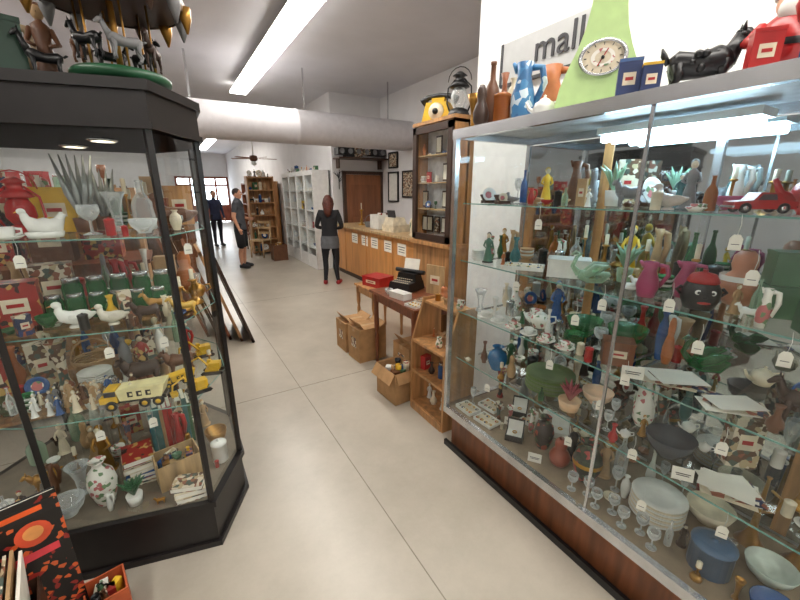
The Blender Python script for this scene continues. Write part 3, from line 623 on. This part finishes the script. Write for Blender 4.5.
pl('white_hen_dish',hen,-.42,1.96,z,rz=.3,s=.62); pl('feather_arrangement',blades,-.32,2.14,z,h=.32); pl('feather_arrangement',blades,-.26,2.24,z,h=.27)
pl('crystal_vase',vase,-.2,2.1,z,m=GCLEAR,h=.17,r=.045,k='flare'); pl('crystal_vase',vase,-.28,1.98,z,m=GCLEAR,h=.12,r=.04,k='goblet'); pl('crystal_decanter',vase,-.1,2.14,z,m=GCLEAR,h=.22,r=.045,k='bottle')
pl('carved_wooden_bird',bird,.02,2.14,z,m=BROWN,s=1.2); pl('wooden_box',tin,-.07,2.3,z,m=WOODR,w=.14,d=.1,h=.14,lab=False); pl('glass_candy_dish',bowl,-.1,1.95,z,m=GCLEAR,r=.055,h=.06)
pl('white_cup',cup,-.53,1.95,z,m=WHITE,r=.03); pl('wood_sign',tin,.05,2.35,z,m=WOODT,w=.12,d=.05,h=.2)
z=LS[1]
pl('lithographed_tin',tin,-.6,2.12,z,m=PRINTR,w=.15,d=.1,h=.19); pl('lithographed_tin',tin,-.52,2.36,z,m=PRINTM,w=.15,d=.1,h=.22)
for i in range(6):
    pl('green_glass_jar',jar,-.49+.078*i,2.13-.01*i,z,m=GGREEN,r=.034,h=.11)
for i in range(5): pl('green_glass_jar',jar,-.44+.09*i,2.25,z,m=GGREEN,r=.04,h=.16)
pl('white_bird_figurine',bird,-.40,1.97,z,m=WHITE,s=.85); pl('white_bird_figurine',bird,-.27,1.93,z,m=P((210,205,190),.4),s=.7)
pl('green_glass_candy_dish',bowl,-.5,2.03,z,m=GGREEN,r=.04,h=.05); pl('brass_candlestick',candle,-.01,2.0,z,h=.13); pl('brass_candlestick',candle,.05,2.1,z,h=.14)
pl('toy_horse',quad,.0,1.88,z,m=P((200,160,70)),L=.1,H=.1); pl('toy_horse',quad,-.1,1.99,z,m=P((176,130,66)),L=.1,H=.11); pl('lion_figurine',quad,-.14,1.88,z,m=DKBROWN,L=.1,H=.1,fat=1.4); pl('brass_teapot',teapot,.07,2.25,z,m=BRASS,r=.045)
z=LS[0]
pl('dark_bear_figurine',quad,-.22,2.1,z,m=DKBROWN,L=.15,H=.15,fat=1.6); pl('dark_bear_figurine',quad,-.06,2.16,z,m=BROWN,L=.13,H=.13,fat=1.6)
pl('toy_dump_truck',truck,-.24,1.9,z,rz=-.25,L=.25,m2=P((235,225,170),.4)); pl('toy_excavator',crane,.0,1.88,z,rz=.2,L=.13); pl('toy_excavator',crane,.08,2.06,z,rz=-.3,L=.13); pl('toy_dump_truck',truck,-.08,2.02,z,rz=.3,L=.15)
for i in range(24): pl('miniature_figurine',statue,-.62+.05*(i%8)+R.uniform(-.01,.01),2.0+.06*(i//8)-.012*(i%8),z,rz=R.uniform(-1,1),m=R.choice([GREY,BLUE,CREAM,BROWN,TEAL,WHITE,TAN]),h=R.uniform(.06,.11),m2=CREAM)
pl('woven_basket',basket,-.46,2.42,z); pl('toy_excavator',crane,.05,2.32,z,L=.14)
z=.275
pl('floral_vase',vase,-.46,2.0,z,m=FLORAL,h=.24,r=.06,k='amph'); pl('crystal_bowl',bowl,-.60,2.0,z,m=GCLEAR,r=.07,h=.08); pl('crystal_vase',vase,-.57,2.14,z,m=GCLEAR,h=.16,r=.05,k='flare')
pl('potted_ivy',plant,-.34,1.92,z,m=GREEN,pot=WHITE,h=.15,n=18); pl('wooden_picture_box',openbox,-.15,2.02,z,rz=.2,m=WOODL,w=.2,d=.16,h=.14,fl=False,fill=True)
pl('book_stack',books,-.32,2.13,z,n=7,w=.13,d=.17); pl('book_stack',books,-.1,1.85,z,rz=-.2,n=3,w=.14,d=.1); pl('white_ginger_jar',vase,.05,2.04,z,m=WHITE,h=.13,r=.04,k='can'); pl('copper_pot',bowl,.05,2.2,z,m=BRASS,r=.06,h=.1)
pl('vintage_book_row',bookrow,-.15,2.37,z,n=9,h=.3)
pin=ins(.93)
def inpoly(x,y):
    for i in range(8):
        a,c=pin[i],pin[(i+1)%8]
        if (c[0]-a[0])*(y-a[1])-(c[1]-a[1])*(x-a[0])<0: return False
    return True
LIMIT[0]=inpoly
for z,mh,n in ((.275,.36,200),(LS[0],.28,200),(LS[1],.27,200),(LS[2],.3,150)):
    for i in range(n):
        yy=R.uniform(1.8,2.75); w_=R.choice([.07,.09,.12,.15]) if yy>2.15 else R.choice([.05,.06,.08])
        rnd_obj(R.uniform(-.9,.12),yy,z,mh*(1 if yy>2.2 else .55),w_,R.uniform(-.6,.6))
LIMIT[0]=None
for xx,yy,zz in [(-.5,1.9,1.5),(-.3,1.87,1.1),(-.2,1.85,.74),(-.1,1.83,1.12),(-.4,1.89,.72),(.05,1.95,1.5)]: put('price_tag',tag,xx,yy,zz,.1)
zt=2.1055
def carousel(b):
    G=P((34,84,54),.35)
    b.lathe([(0,0),(.12,0),(.12,.02),(.16,.028),(.17,.04),(.17,.055),(.16,.065),(0,.07)],G,seg=30); b.tube([(0,0,.06),(0,0,.42)],.012,BRASS)
    CP=PAT([(110,90,80),(60,50,48),(150,130,110),(60,50,48)],22)
    b.lathe([(.25,.31),(.26,.34),(.24,.36),(.14,.43),(.02,.49),(0,.51)],CP,seg=24); b.lathe([(.0,.315),(.245,.315)],DKBROWN,seg=24)
    for i in range(14):
        a=2*pi*i/14; ca,sa=math.cos(a),math.sin(a); b.tube([(.25*ca,.25*sa,.33),(.255*ca,.255*sa,.29),(.255*ca,.255*sa,.24)],[.03,.022,.004],R.choice([DKBROWN,BRASS,GREY]),6)
    for i in range(6):
        a=2*pi*i/6+.5; x,y=.12*math.cos(a),.12*math.sin(a); b.tube([(x,y,.06),(x,y,.32)],.004,BRASS,6)
        with At(b,x,y,.09,a+pi/2,.85): quad(b,[BLACK,BLACK,BROWN,BLACK,GREY,DKBROWN][i],.14,.14,.6)
put('carousel_ornament',carousel,-.08,2.02,zt,.3)
put('dark_green_box',tin,-.43,2.02,zt,.3,m=P((34,64,50),.5),w=.13,d=.12,h=.2,lab=False)
put('wooden_figurine',statue,-.33,2.2,zt,0,m=BROWN,h=.33,m2=TAN); put('ceramic_jug',pitcher,-.5,2.3,zt,0,m=P((150,130,100)),h=.28,r=.08); put('black_horse_statue',quad,-.30,1.97,zt,.2,m=BLACK,L=.11,H=.15,neck=.6)

b=MB(); openbox(b,WOODD,.34,.34,.36,fl=False)
for i in range(16):
    x=-.15+.019*i; b.box((x,.0,.36+R.uniform(-.02,.02)),(.009,.28,.34),R.choice([PAPER,CREAM,TAN,PRINTM,PAPER,TAN,CREAM]),ry=.1)
b.build('magazine_crate',(-.74,1.39,0),.2)
b=MB(); CV=PAT([(22,20,20),(22,20,20),(22,20,20),(214,96,44),(150,40,34),(22,20,20)],60)
b.box((0,-.008,.34),(.19,.004,.68),CV); b.box((0,0,.34),(.18,.012,.67),PAPER); b.box((0,.008,.34),(.19,.004,.68),BLACK)
b.box((0,-.011,.63),(.17,.002,.05),P((30,28,28),.5)); b.box((-.01,-.013,.635),(.12,.002,.02),P((235,96,36),.5)); b.lathe([(0,0),(.05,0)],P((222,84,50),.5),c=(.01,-.012,.54),M=RX(pi/2,'X')); b.lathe([(0,0),(.028,0)],P((236,160,90),.5),c=(.01,-.0135,.545),M=RX(pi/2,'X')); b.box((0,-.012,.45),(.13,.002,.03),P((224,70,80),.5))
b.build('comic_book_display',(-.60,1.60,0),.3)
put('orange_cardboard_box',openbox,-.45,1.62,0,.2,m=P((190,90,50),.6),w=.14,d=.14,h=.16,fl=False,fill=True)

# ================= CENTRE RIGHT FURNITURE =================
def tier(b):
    w,d,h=.42,.28,.93
    for y in (-w/2,w/2): b.prism([(-d/2,0),(d/2,0),(d/2,h),(-d/2*.2,h),(-d/2,h*.62)],-y-.01,-y+.01,WOODT,M=RX(pi/2,'X'))
    for z_,dd in ((.06,d),(.34,d),(.6,d),(.9,d*.6)): b.box((d/2-dd/2,0,z_),(dd,w-.02,.018),WOODT)
    b.box((-d/2,0,.03),(.015,w-.02,.06),WOODT)
    for z_ in (.07,.35,.61):
        for i in range(4):
            with At(b,R.uniform(-.07,.05),-.15+.1*i,z_,R.uniform(-1,1)): rnd(b,.18,.08)
    for i in range(3):
        with At(b,.05,-.13+.13*i,.91,0): rnd(b,.14,.08)
b=MB(); tier(b); b.build('wooden_tiered_shelf',(1.64,2.11,0))
def table(b,w=.55,l=.62,h=.78,m=WOODR):
    b.box((0,0,h-.012),(w,l,.024),m); b.box((0,0,h-.065),(w*.88,l*.88,.08),m)
    for x in (-1,1):
        for y in (-1,1): b.lathe([(.012,0),(.018,.02),(.014,.1),(.024,.3),(.016,.34),(.026,.4),(.022,.62),(.026,h-.1),(.026,h-.03)],m,c=(x*w*.42,y*l*.42,0),seg=10)
def stable(b): table(b,.55,.82,.78,WOODR)
put('wooden_side_table',stable,1.88,2.86,0)
TZ=.78
put('white_boxed_set',tin,1.71,2.84,TZ,-1.4,m=WHITE,w=.2,d=.1,h=.06,lab=False); put('open_storybook',book,1.82,2.62,TZ,-1.2,m=PRINTM,w=.12,d=.15)
def typew(b):
    b.box((0,0,.05),(.26,.26,.08),BLACK,tp=.9); b.box((0,.05,.12),(.24,.12,.09),BLACK,tp=.85); b.tube([(-.17,.06,.18),(.17,.06,.18)],.022,BLACK,12)
    for r_ in range(3):
        for i in range(8): b.lathe([(0,.005),(.008,.005),(.008,0)],CREAM,c=(-.09+.025*i,-.1+.035*r_,.09+.012*r_),seg=8)
    b.box((0,.09,.24),(.18,.002,.12),PAPER,rx=-.2)
put('typewriter',typew,1.92,3.07,TZ,-1.2); put('jewelry_tray',tray,1.68,2.56,TZ,-1.4); put('picture_frame',tin,2.06,2.78,TZ,-1.3,m=WOODL,w=.2,d=.02,h=.28)
put('orange_vase',vase,1.98,2.54,TZ,0,m=ORANGE,h=.14,r=.05,k='gourd'); put('glass_candy_dish',bowl,1.69,3.02,TZ,0,m=GCLEAR,r=.04,h=.05)
put('cardboard_box',openbox,1.50,2.54,0,.05,w=.24,d=.3,h=.28,fill=True); put('cardboard_box',closedbox,1.63,3.40,0,.05,w=.32,d=.26,h=.36); put('cardboard_box',closedbox,1.62,3.72,0,0,w=.32,d=.26,h=.34); put('cardboard_box',closedbox,1.88,2.86,0,0,w=.3,d=.3,h=.3)
def stand(b): table(b,.45,.5,.62,WOODT)
put('small_wood_stand',stand,2.08,3.95,0)
put('red_box',tin,2.06,3.95,.62,-1.3,m=RED,w=.3,d=.24,h=.12)
b=MB(); hx0,hx1,hy0,hy1=2.2,2.62,2.76,3.38
b.box(((hx0+hx1)/2,(hy0+hy1)/2,.6),(hx1-hx0,hy1-hy0,1.2),WOODT); b.box(((hx0+hx1)/2-.01,(hy0+hy1)/2,1.22),(hx1-hx0+.05,hy1-hy0+.04,.04),WOODT)
b.box(((hx0+hx1)/2+.08,(hy0+hy1)/2,1.78),(hx1-hx0-.16,hy1-hy0,1.08),WOODT)
for y in (hy0+.01,hy1-.01): b.box((hx0+.09,y,1.78),(.18,.02,1.08),WOODT)
b.box(((hx0+hx1)/2,(hy0+hy1)/2,2.31),(hx1-hx0,hy1-hy0,.02),WOODT)
for y in (hy0+.03,hy1-.03): b.box((hx0-.005,y,1.78),(.03,.06,1.06),DKBROWN)
for zz in (1.28,2.28): b.box((hx0-.005,(hy0+hy1)/2,zz),(.03,hy1-hy0,.06),DKBROWN)
b.box((hx0+.155,(hy0+hy1)/2,1.78),(.008,hy1-hy0-.05,1.04),P((225,228,232),.5)); b.poly([(hx0+.005,hy0+.05,1.3),(hx0+.005,hy1-.05,1.3),(hx0+.005,hy1-.05,2.26),(hx0+.005,hy0+.05,2.26)],GLS_CASE)
b.box(((hx0+hx1)/2,(hy0+hy1)/2,2.34),(hx1-hx0+.02,hy1-hy0+.04,.03),WOODT)
for zz in (1.55,1.8,2.05): b.box((hx0+.08,(hy0+hy1)/2,zz),(.14,hy1-hy0-.05,.01),WOODL)
for zz in (1.31,1.556,1.806,2.056):
    for yy in (2.86,2.98,3.1,3.22,3.31):
        if R.random()<.5:
            b.box((hx0+.1,yy,zz+.09),(.01,.09,.16),DKBROWN); b.box((hx0+.094,yy,zz+.09),(.004,.07,.13),R.choice([PAPER,CREAM,PRINTM]))
        else:
            with At(b,hx0+.075,yy,zz,-1.2,.7): rnd(b,.2,.07)
b.build('wall_curio_cabinet')
put('yellow_telephone',phone,2.36,3.2,2.356,rc,s=1.4); put('black_lantern',lantern,2.34,2.88,2.356,rc,h=.4)
b=MB(); CT=WOOD((214,150,86),.35,3,.85)
b.box((3.4,5.4,.5),(.6,4.8,1.0),CT); b.box((3.38,5.4,1.02),(.7,4.9,.04),WOODL); b.box((3.4,5.4,.04),(.61,4.8,.08),DKBROWN)
for y in (3.4,4.4,5.4,6.4,7.4): b.box((3.095,y,.52),(.012,.03,.9),CT)
b.build('checkout_counter')
for y in (6.9,6.45,6.05,5.55,5.1,4.6): 
    b=MB(); b.box((0,0,0),(.003,.26,.19),PAPER); b.box((-.002,0,.04),(.001,.2,.012),DKGREY); b.box((-.002,0,0),(.001,.17,.01),DKGREY); b.box((-.002,0,-.04),(.001,.18,.01),DKGREY); b.build('paper_notice',(3.096,y,.82))
def register(b):
    b.box((0,0,.06),(.38,.4,.12),CREAM); b.box((0,.05,.18),(.34,.28,.12),CREAM,tp=.8); b.box((0,.12,.3),(.2,.04,.12),DKGREY,rx=-.2)
    for r_ in range(4):
        for i in range(5): b.box((-.1+.05*i,-.07+.03*r_,.2+.01*r_),(.03,.02,.02),GREY)
put('cash_register',register,3.4,5.75,1.04,1.6); put('wire_basket',basket,3.35,6.7,1.04,m=GREY,r=.12,h=.1); put('stuffed_toy',statue,3.3,5.1,1.04,-1.2,m=CREAM,h=.34,m2=WHITE); put('white_storage_bin',openbox,3.4,6.3,1.04,0,m=WHITE,w=.34,d=.34,h=.26,fl=False,fill=True)
put('desk_lamp',candle,3.4,7.2,1.04,0,h=.35,r=.08); put('countertop_book_stack',books,3.35,4.5,1.04,n=8); put('green_vase',vase,3.5,5.35,1.04,0,m=GREEN,h=.25,r=.08)
b=MB(); b.box((0,0,1.03),(.86,.05,2.06),WOOD((150,96,62),.45,4,.8))
for k in (-1,1): b.box((k*.46,-.01,1.05),(.07,.07,2.1),WOODD)
b.box((0,-.01,2.1),(.99,.07,.07),WOODD); b.ell((.35,-.06,1.0),.03,BRASS)
for zz in (.55,1.5): b.box((0,-.03,zz),(.6,.01,.7),WOOD((140,88,56),.45,4,.8))
b.build('door_1',(3.82,7.96,0))
def frame(b,w=.4,h=.5,m=BLACK,pic=PRINTM):
    for k in (-1,1): b.box((k*w/2,0,h/2),(.03,.03,h+.03),m); b.box((0,0,h/2+k*h/2),(w,.03,.03),m)
    b.box((0,.005,h/2),(w,.01,h),pic)
for yy,zz,w_,h_,pc in ((5.9,1.5,.5,.7,CREAM),(6.8,1.6,.4,.5,PRINTM),(5.1,1.7,.4,.5,WHITE),(7.4,1.5,.4,.6,WHITE),(7.4,2.2,.35,.3,PRINTM),(6.4,2.3,.3,.3,PRINTB),(5.6,2.4,.4,.3,PRINTM)): put('framed_picture',frame,4.275,yy,zz,-pi/2,w=w_,h=h_,pic=pc)
b=MB(); b.box((0,0,0),(1.15,.35,.03),WOODD)
for k in (-1,1): b.box((k*.5,.1,-.1),(.03,.15,.2),WOODD)
for i in range(6):
    with At(b,-.48+.19*i,0,.016): b.box((0,0,.12),(.17,.22,.1+.12*R.random()),R.choice([BLACK,DKGREY,BROWN,PRINTM])); b.lathe([(0,0),(.05,0),(.055,.005)],GREY,c=(0,-.112,.12),M=RX(pi/2,'X'),seg=12)
b.build('wall_shelf_with_stereos',(3.72,7.82,2.38))
def eltree(b):
    b.tube([(0,0,0),(0,0,.25),(.02,0,.4)],[.01,.012,.006],BLACK)
    for i in range(10):
        a=i*.63; b.tube([(0,0,.15+.02*i),(.12*math.cos(a),0.01,.25+.02*i+.06*math.sin(a))],[.008,.003],BLACK,5)
b=MB(); eltree(b); b.build('metal_tree_wall_art',(3.25,7.97,1.75))

# ================= SHELF UNITS =================
def curio(b,w,d,h,n,m,maxw=.16,back=True):
    for k in (-1,1): b.box((k*(w/2-.015),0,h/2),(.03,d,h),m)
    if back: b.box((0,d/2-.01,h/2),(w,.02,h),m)
    for i in range(n+1):
        z=.05+(h-.08)*i/n; b.box((0,0,z),(w-.04,d,.025),m)
        x=-w/2+.1; top=(h-.08)/n*.85 if i<n else .25
        while x<w/2-.08:
            with At(b,x,R.uniform(-.08,.02),z+.0125,R.uniform(-.5,.5)): rnd(b,min(top,.34),maxw)
            x+=maxw*R.uniform(.85,1.15)
def cur(name,x,y,rz,w,d,h,n,m,mw=.16): b=MB(); curio(b,w,d,h,n,m,mw); return b.build(name,(x,y,0),rz)
WC=P((236,236,234),.4,var=.03)
for i in range(4):
    b=MB(); curio(b,.6,.38,2.15,5,WC,.12)
    b.box((0,-.185,2.1),(.6,.02,.1),WC); b.box((0,-.185,.15),(.6,.02,.3),WC); b.box((-.29,-.19,1.1),(.035,.02,2.1),WC); b.box((.29,-.19,1.1),(.035,.02,2.1),WC)
    b.poly([(-.28,-.19,.3),(.28,-.19,.3),(.28,-.19,2.05),(-.28,-.19,2.05)],GLS_CASE)
    b.build('white_curio_cabinet',(2.9,8.42+.62*i,0),-pi/2)
cur('wooden_curio_shelf',2.25,11.3,0,.7,.35,2.1,6,WOODT,.13); cur('wooden_curio_shelf',2.85,13.4,-pi/2,1.8,.4,2.0,5,WOODT); cur('wooden_curio_shelf',2.85,16,-pi/2,1.8,.4,2.0,5,WOODR)
cur('wooden_curio_shelf',-.85,3.75,0,1.3,.35,1.75,5,WOODT,.12); cur('wooden_curio_shelf',-2.25,3.75,0,1.3,.35,1.9,5,WOODR,.12); cur('wooden_curio_shelf',-3.65,3.75,0,1.3,.35,1.9,4,WOODT)
cur('wooden_curio_shelf',-.1,6.6,pi/2,1.6,.4,1.3,3,WOODD); cur('wooden_curio_shelf',.1,8.6,pi/2,1.6,.4,1.45,4,WOODR); cur('wooden_curio_shelf',-1.0,11,0,1.8,.4,1.7,4,WOODT); cur('wooden_curio_shelf',-2.0,6.0,0,1.6,.4,1.8,4,WOODT)
cur('wooden_curio_shelf',.3,12.2,pi/2,1.6,.4,1.5,4,WOODR); cur('wooden_curio_shelf',-3.4,9,0,1.8,.4,2,4,WOODD); cur('wooden_curio_shelf',.5,16,pi/2,1.8,.4,1.6,4,WOODD)
b=MB(); table(b,2.2,.5,1.3,WOODR); b.build('tall_wooden_table',(-1.25,3.15,0))
for x in (-2.2,-1.95,-1.68,-1.42,-1.15,-.9,-.65,-.4):
    put('boxed_board_game',tin,x,3.15,1.30,R.uniform(-.1,.1),m=R.choice([RED,YELLOW,BROWN,PRINTR,TAN,PRINTM]),w=.2,d=.14,h=R.uniform(.2,.36))
b=MB()
for i in range(5):
    with At(b,.11*i-.1,-.12*i,0):
        th=.28; L=1.3-.06*i
        M0=b.M.copy(); b.M=b.M@RX(-th,'Y')
        for k in (-1,1): b.box((0,k*.35,L/2+.01),(.03,.05,L),[WOODR,WOODD,WOODR,WOODT,DKBROWN][i])
        for zz in (.035,L): b.box((0,0,zz),(.03,.75,.05),[WOODR,WOODD,WOODR,WOODT,DKBROWN][i])
        b.box((-.006,0,L/2),(.008,.68,L*.95),[PRINTM,CREAM,DKGREY,PRINTB,PRINTM][i]); b.M=M0
b.build('leaning_picture_frames',(.30,5.25,0))
def chair(b,m=WOODR):
    b.box((0,0,.45),(.42,.42,.035),m,tp=.97)
    for x in (-1,1):
        b.tube([(x*.19,-.19,0),(x*.18,-.18,.44)],[.016,.02],m); b.tube([(x*.19,.2,0),(x*.18,.19,.45),(x*.18,.24,.95)],[.016,.02,.015],m); b.tube([(x*.185,-.185,.2),(x*.185,.19,.2)],.01,m,6)
    for zz in (.62,.76,.9): b.box((0,.215,zz),(.36,.015,.06),m)
put('wooden_chair',chair,2.0,10.6,0,-.8,m=WOODL); put('wooden_chair',chair,2.0,12.5,0,.5)
put('storage_bin',openbox,2.3,9.9,0,0,m=BROWN,w=.35,d=.35,h=.4,fl=False,fill=True)
b=MB(); b.tube([(0,0,1.07),(0,0,.1)],.015,WHITE); b.lathe([(0,.12),(.1,.1),(.12,.02),(.08,-.04),(0,-.06)],BROWN)
for i in range(5):
    a=2*pi*i/5; b.box((.4*math.cos(a),.4*math.sin(a),.03),(.5,.1,.01),WOODR,rz=a,rx=.15)
b.lathe([(.05,-.05),(.09,-.12),(0,-.17)],WHITE); b.build('ceiling_fan',(2.3,12,2.58))

# ================= PEOPLE =================
SKIN=P((205,150,120),.5,var=.05)
def person(name,loc,rz,H,mats,pose,hair,hairc,sleeve='short',legs='shorts',skirt=None):
    k=H/1.72; root=empty(name,loc,rz)
    J={'pel':((0,0,.95),(.145,.11)),'spi':((0,0,1.13),(.135,.10)),'che':((0,0,1.32),(.165,.115)),'nb':((0,.005,1.455),(.075,.065)),'nk':((0,-.005,1.53),(.052,.052)),'hd':((0,-.01,1.6),(.06,.07))}
    S='LR'
    for i,sx in enumerate((1,-1)):
        c=S[i]
        J['sh'+c]=((sx*.17,0,1.425),(.068,.068)); J['el'+c]=((sx*.235,.03,1.14),(.045,.045)); J['wr'+c]=((sx*.25,-.05,.9),(.029,.029)); J['ha'+c]=((sx*.25,-.07,.85),(.032,.022))
        J['hi'+c]=((sx*.095,0,.88),(.092,.1)); J['th'+c]=((sx*.1,-.005,.68),(.082,.085)); J['kn'+c]=((sx*.1,-.01,.5),(.057,.06)); J['ca'+c]=((sx*.1,.015,.34),(.055,.058)); J['an'+c]=((sx*.1,.02,.09),(.037,.04)); J['to'+c]=((sx*.115,-.12,.04),(.04,.03))
    for n_,p_ in pose.items(): J[n_]=(p_,J[n_][1])
    names=list(J); idx={n_:i for i,n_ in enumerate(names)}
    E=[('pel','spi','top'),('spi','che','top'),('che','nb','top'),('nb','nk','skin'),('nk','hd','skin')]
    for c in S: E+=[('che','sh'+c,'top'),('sh'+c,'el'+c,'slv'),('el'+c,'wr'+c,'fore'),('wr'+c,'ha'+c,'skin'),('pel','hi'+c,'leg'),('hi'+c,'th'+c,'leg'),('th'+c,'kn'+c,'leg'),('kn'+c,'ca'+c,'shin'),('ca'+c,'an'+c,'shin'),('an'+c,'to'+c,'shoe')]
    me=bpy.data.meshes.new('skel'); me.from_pydata([tuple(Vector(J[n_][0])*k) for n_ in names],[(idx[a],idx[c]) for a,c,_ in E],[])
    ob=bpy.data.objects.new('skel',me); sc.collection.objects.link(ob)
    sm=ob.modifiers.new('skin','SKIN'); ss=ob.modifiers.new('sub','SUBSURF'); ss.levels=2; ss.render_levels=2
    for i,n_ in enumerate(names):
        sv=me.skin_vertices[0].data[i]; sv.radius=(J[n_][1][0]*k,J[n_][1][1]*k); sv.use_root=(n_=='pel')
    bpy.context.view_layer.update(); dg=bpy.context.evaluated_depsgraph_get()
    m2=bpy.data.meshes.new_from_object(ob.evaluated_get(dg)); bpy.data.objects.remove(ob)
    m2.materials.clear(); keys=['top','leg','skin','shoe']
    for q_ in keys: m2.materials.append(SKIN if q_=='skin' else mats[q_])
    segs=[(Vector(J[a][0])*k,Vector(J[c][0])*k,l,(J[a][1][0]+J[c][1][0])/2*k) for a,c,l in E]
    for p in m2.polygons:
        best=None
        for a,c,l,r_ in segs:
            d_=c-a; t=max(0,min(1,(p.center-a).dot(d_)/d_.length_squared)); dist=(p.center-(a+d_*t)).length-r_
            if best is None or dist<best[0]: best=(dist,l,t)
        l,t=best[1],best[2]
        if l=='slv': l='top' if (sleeve=='long' or t<.6) else 'skin'
        elif l=='fore': l='top' if sleeve=='long' else 'skin'
        elif l=='shin': l='leg' if legs=='long' else 'skin'
        p.material_index=keys.index(l); p.use_smooth=True
    bo=bpy.data.objects.new('body',m2); sc.collection.objects.link(bo); bo.parent=root
    b=MB(); 
    with At(b,0,0,0,0,k):
        b.lathe([(.165,.86),(.172,.9),(.16,1.0),(.15,1.12),(.165,1.25),(.16,1.33)],mats['top'],seg=20,sy=.76)
        if skirt:
            b.lathe([(.18,.74),(.188,.8),(.18,.92),(.168,.98)],skirt,seg=20,sy=.85); b.tube([(.1,-.1,.94),(.0,-.16,.93),(-.1,-.1,.94)],.03,skirt)
            for sx in (1,-1): b.tube([(sx*.02,-.16,.92),(sx*.04,-.17,.8),(sx*.05,-.16,.66)],[.03,.028,.02],skirt)
        if legs=='shorts':
            for sx in (1,-1): 
                h_=J['hi'+('L' if sx>0 else 'R')][0]; n_=J['kn'+('L' if sx>0 else 'R')][0]
                b.tube([h_,(Vector(h_)+Vector(n_))/2,Vector(n_)+Vector((0,0,-.02))],[.105,.1,.088],mats['leg'],14)
    b.build('clothing',parent=root)
    b=MB(); hr=P(hairc,.6,var=.3,scale=40)
    with At(b,0,-.015,0,0,k):
        hz=1.635
        b.ell((0,0,hz+.01),(.076,.094,.1),SKIN,18,12); b.ell((0,-.025,hz-.05),(.056,.066,.062),SKIN,14,8)
        b.tube([(0,-.088,hz+.012),(0,-.108,hz-.018),(0,-.095,hz-.026)],[.008,.013,.006],SKIN,8)
        for sx in (1,-1):
            b.ell((sx*.03,-.085,hz+.008),(.013,.008,.008),WHITE,8,6); b.ell((sx*.03,-.092,hz+.008),(.006,.003,.006),DKBROWN,8,6); b.ell((sx*.03,-.088,hz+.028),(.018,.006,.004),hr,8,5); b.ell((sx*.077,.005,hz-.002),(.01,.018,.028),SKIN,8,6)
        b.ell((0,-.088,hz-.052),(.022,.006,.006),P((170,90,85),.5),8,5)
        b.ell((0,.016,hz+.034),(.083,.092,.09),hr,18,10)
        if hair=='long':
            b.tube([(0,.05,hz+.05),(0,.085,hz-.03),(0,.1,hz-.15),(0,.11,hz-.24),(0,.105,hz-.29)],[.07,.085,.085,.06,.015],hr,14)
            for sx in (1,-1): b.tube([(sx*.06,.0,hz+.05),(sx*.08,.02,hz-.05),(sx*.075,.05,hz-.17)],[.03,.035,.015],hr,8)
    b.build('head',parent=root)
    b=MB()
    with At(b,0,0,0,0,k):
        for c,sx in (('L',1),('R',-1)):
            w=Vector(J['wr'+c][0]); h_=Vector(J['ha'+c][0]); d_=(h_-w).normalized(); side=Vector((0,1,0)) if abs(d_.z)>.7 else Vector((1,0,0))
            side=(side-d_*side.dot(d_)).normalized(); up=d_.cross(side)*sx
            for i in range(4):
                o=h_+side*(-.024+.016*i)+d_*.015; L=[.06,.07,.066,.052][i]
                b.tube([o,o+d_*L*.5+up*.006,o+d_*L*.95+up*.022],[.0085,.0078,.006],SKIN,7)
            o=w+d_*.02-side*.025; b.tube([o,o-side*.02+d_*.025,o-side*.022+d_*.05],[.01,.009,.007],SKIN,7)
            b.tube([w,h_,h_+d_*.03],[.025,.033,.028],SKIN,10)
    b.build('hands',parent=root)
    b=MB()
    with At(b,0,0,0,0,k):
        for c in S:
            a=Vector(J['an'+c][0]); t_=Vector(J['to'+c][0])
            b.tube([a+Vector((0,.035,-.045)),(a+t_)/2+Vector((0,0,-.02)),t_+Vector((0,-.01,0)),t_+Vector((0,-.05,-.005))],[.042,.045,.04,.022],mats['shoe'],10)
    b.build('shoes',parent=root)
    return root
person('standing_man',(1.34,9.3,0),math.radians(62),1.74,{'top':P((78,80,86),.8),'leg':P((34,34,38),.8),'shoe':P((30,30,34),.6)},
  {'elL':(.22,.04,1.15),'wrL':(.16,-.2,1.08),'haL':(.13,-.25,1.09),'elR':(-.24,.03,1.14),'wrR':(-.24,-.06,.9),'haR':(-.235,-.08,.85),'knR':(-.12,-.03,.5),'toR':(-.14,-.13,.04)},'short',(50,34,26))
person('standing_woman',(2.50,6.7,0),math.radians(150),1.62,{'top':P((24,24,28),.8),'leg':P((26,26,32),.8),'shoe':P((150,30,34),.6)},
  {'elL':(.25,.0,1.15),'wrL':(.13,-.2,1.1),'haL':(.08,-.24,1.12),'elR':(-.25,0,1.15),'wrR':(-.13,-.2,1.1),'haR':(-.08,-.24,1.12),'anL':(.12,.02,.09),'toL':(.15,-.12,.04),'anR':(-.13,.02,.09),'toR':(-.16,-.12,.04),'knL':(.11,-.01,.5),'knR':(-.12,-.01,.5)},'long',(86,40,28),'long','long',P((92,94,98),.8))
person('distant_shopper',(1.25,13.4,0),math.radians(20),1.7,{'top':P((50,60,90),.8),'leg':P((36,38,50),.8),'shoe':BLACK},{},'short',(40,30,26),'long','long')

# ================= WORLD & CAMERA =================
w=bpy.data.worlds.new('World'); sc.world=w; w.use_nodes=True
bg=w.node_tree.nodes['Background']; bg.inputs[0].default_value=(.88,.94,1,1); bg.inputs[1].default_value=9
cd=bpy.data.cameras.new('camera'); cam=bpy.data.objects.new('camera',cd); sc.collection.objects.link(cam)
cd.sensor_width=36; cd.lens=36*375/800; cd.clip_start=.02
cam.location=(0,0,1.73); cam.rotation_euler=(math.radians(90-16.3),0,math.radians(-31))
sc.camera=cam
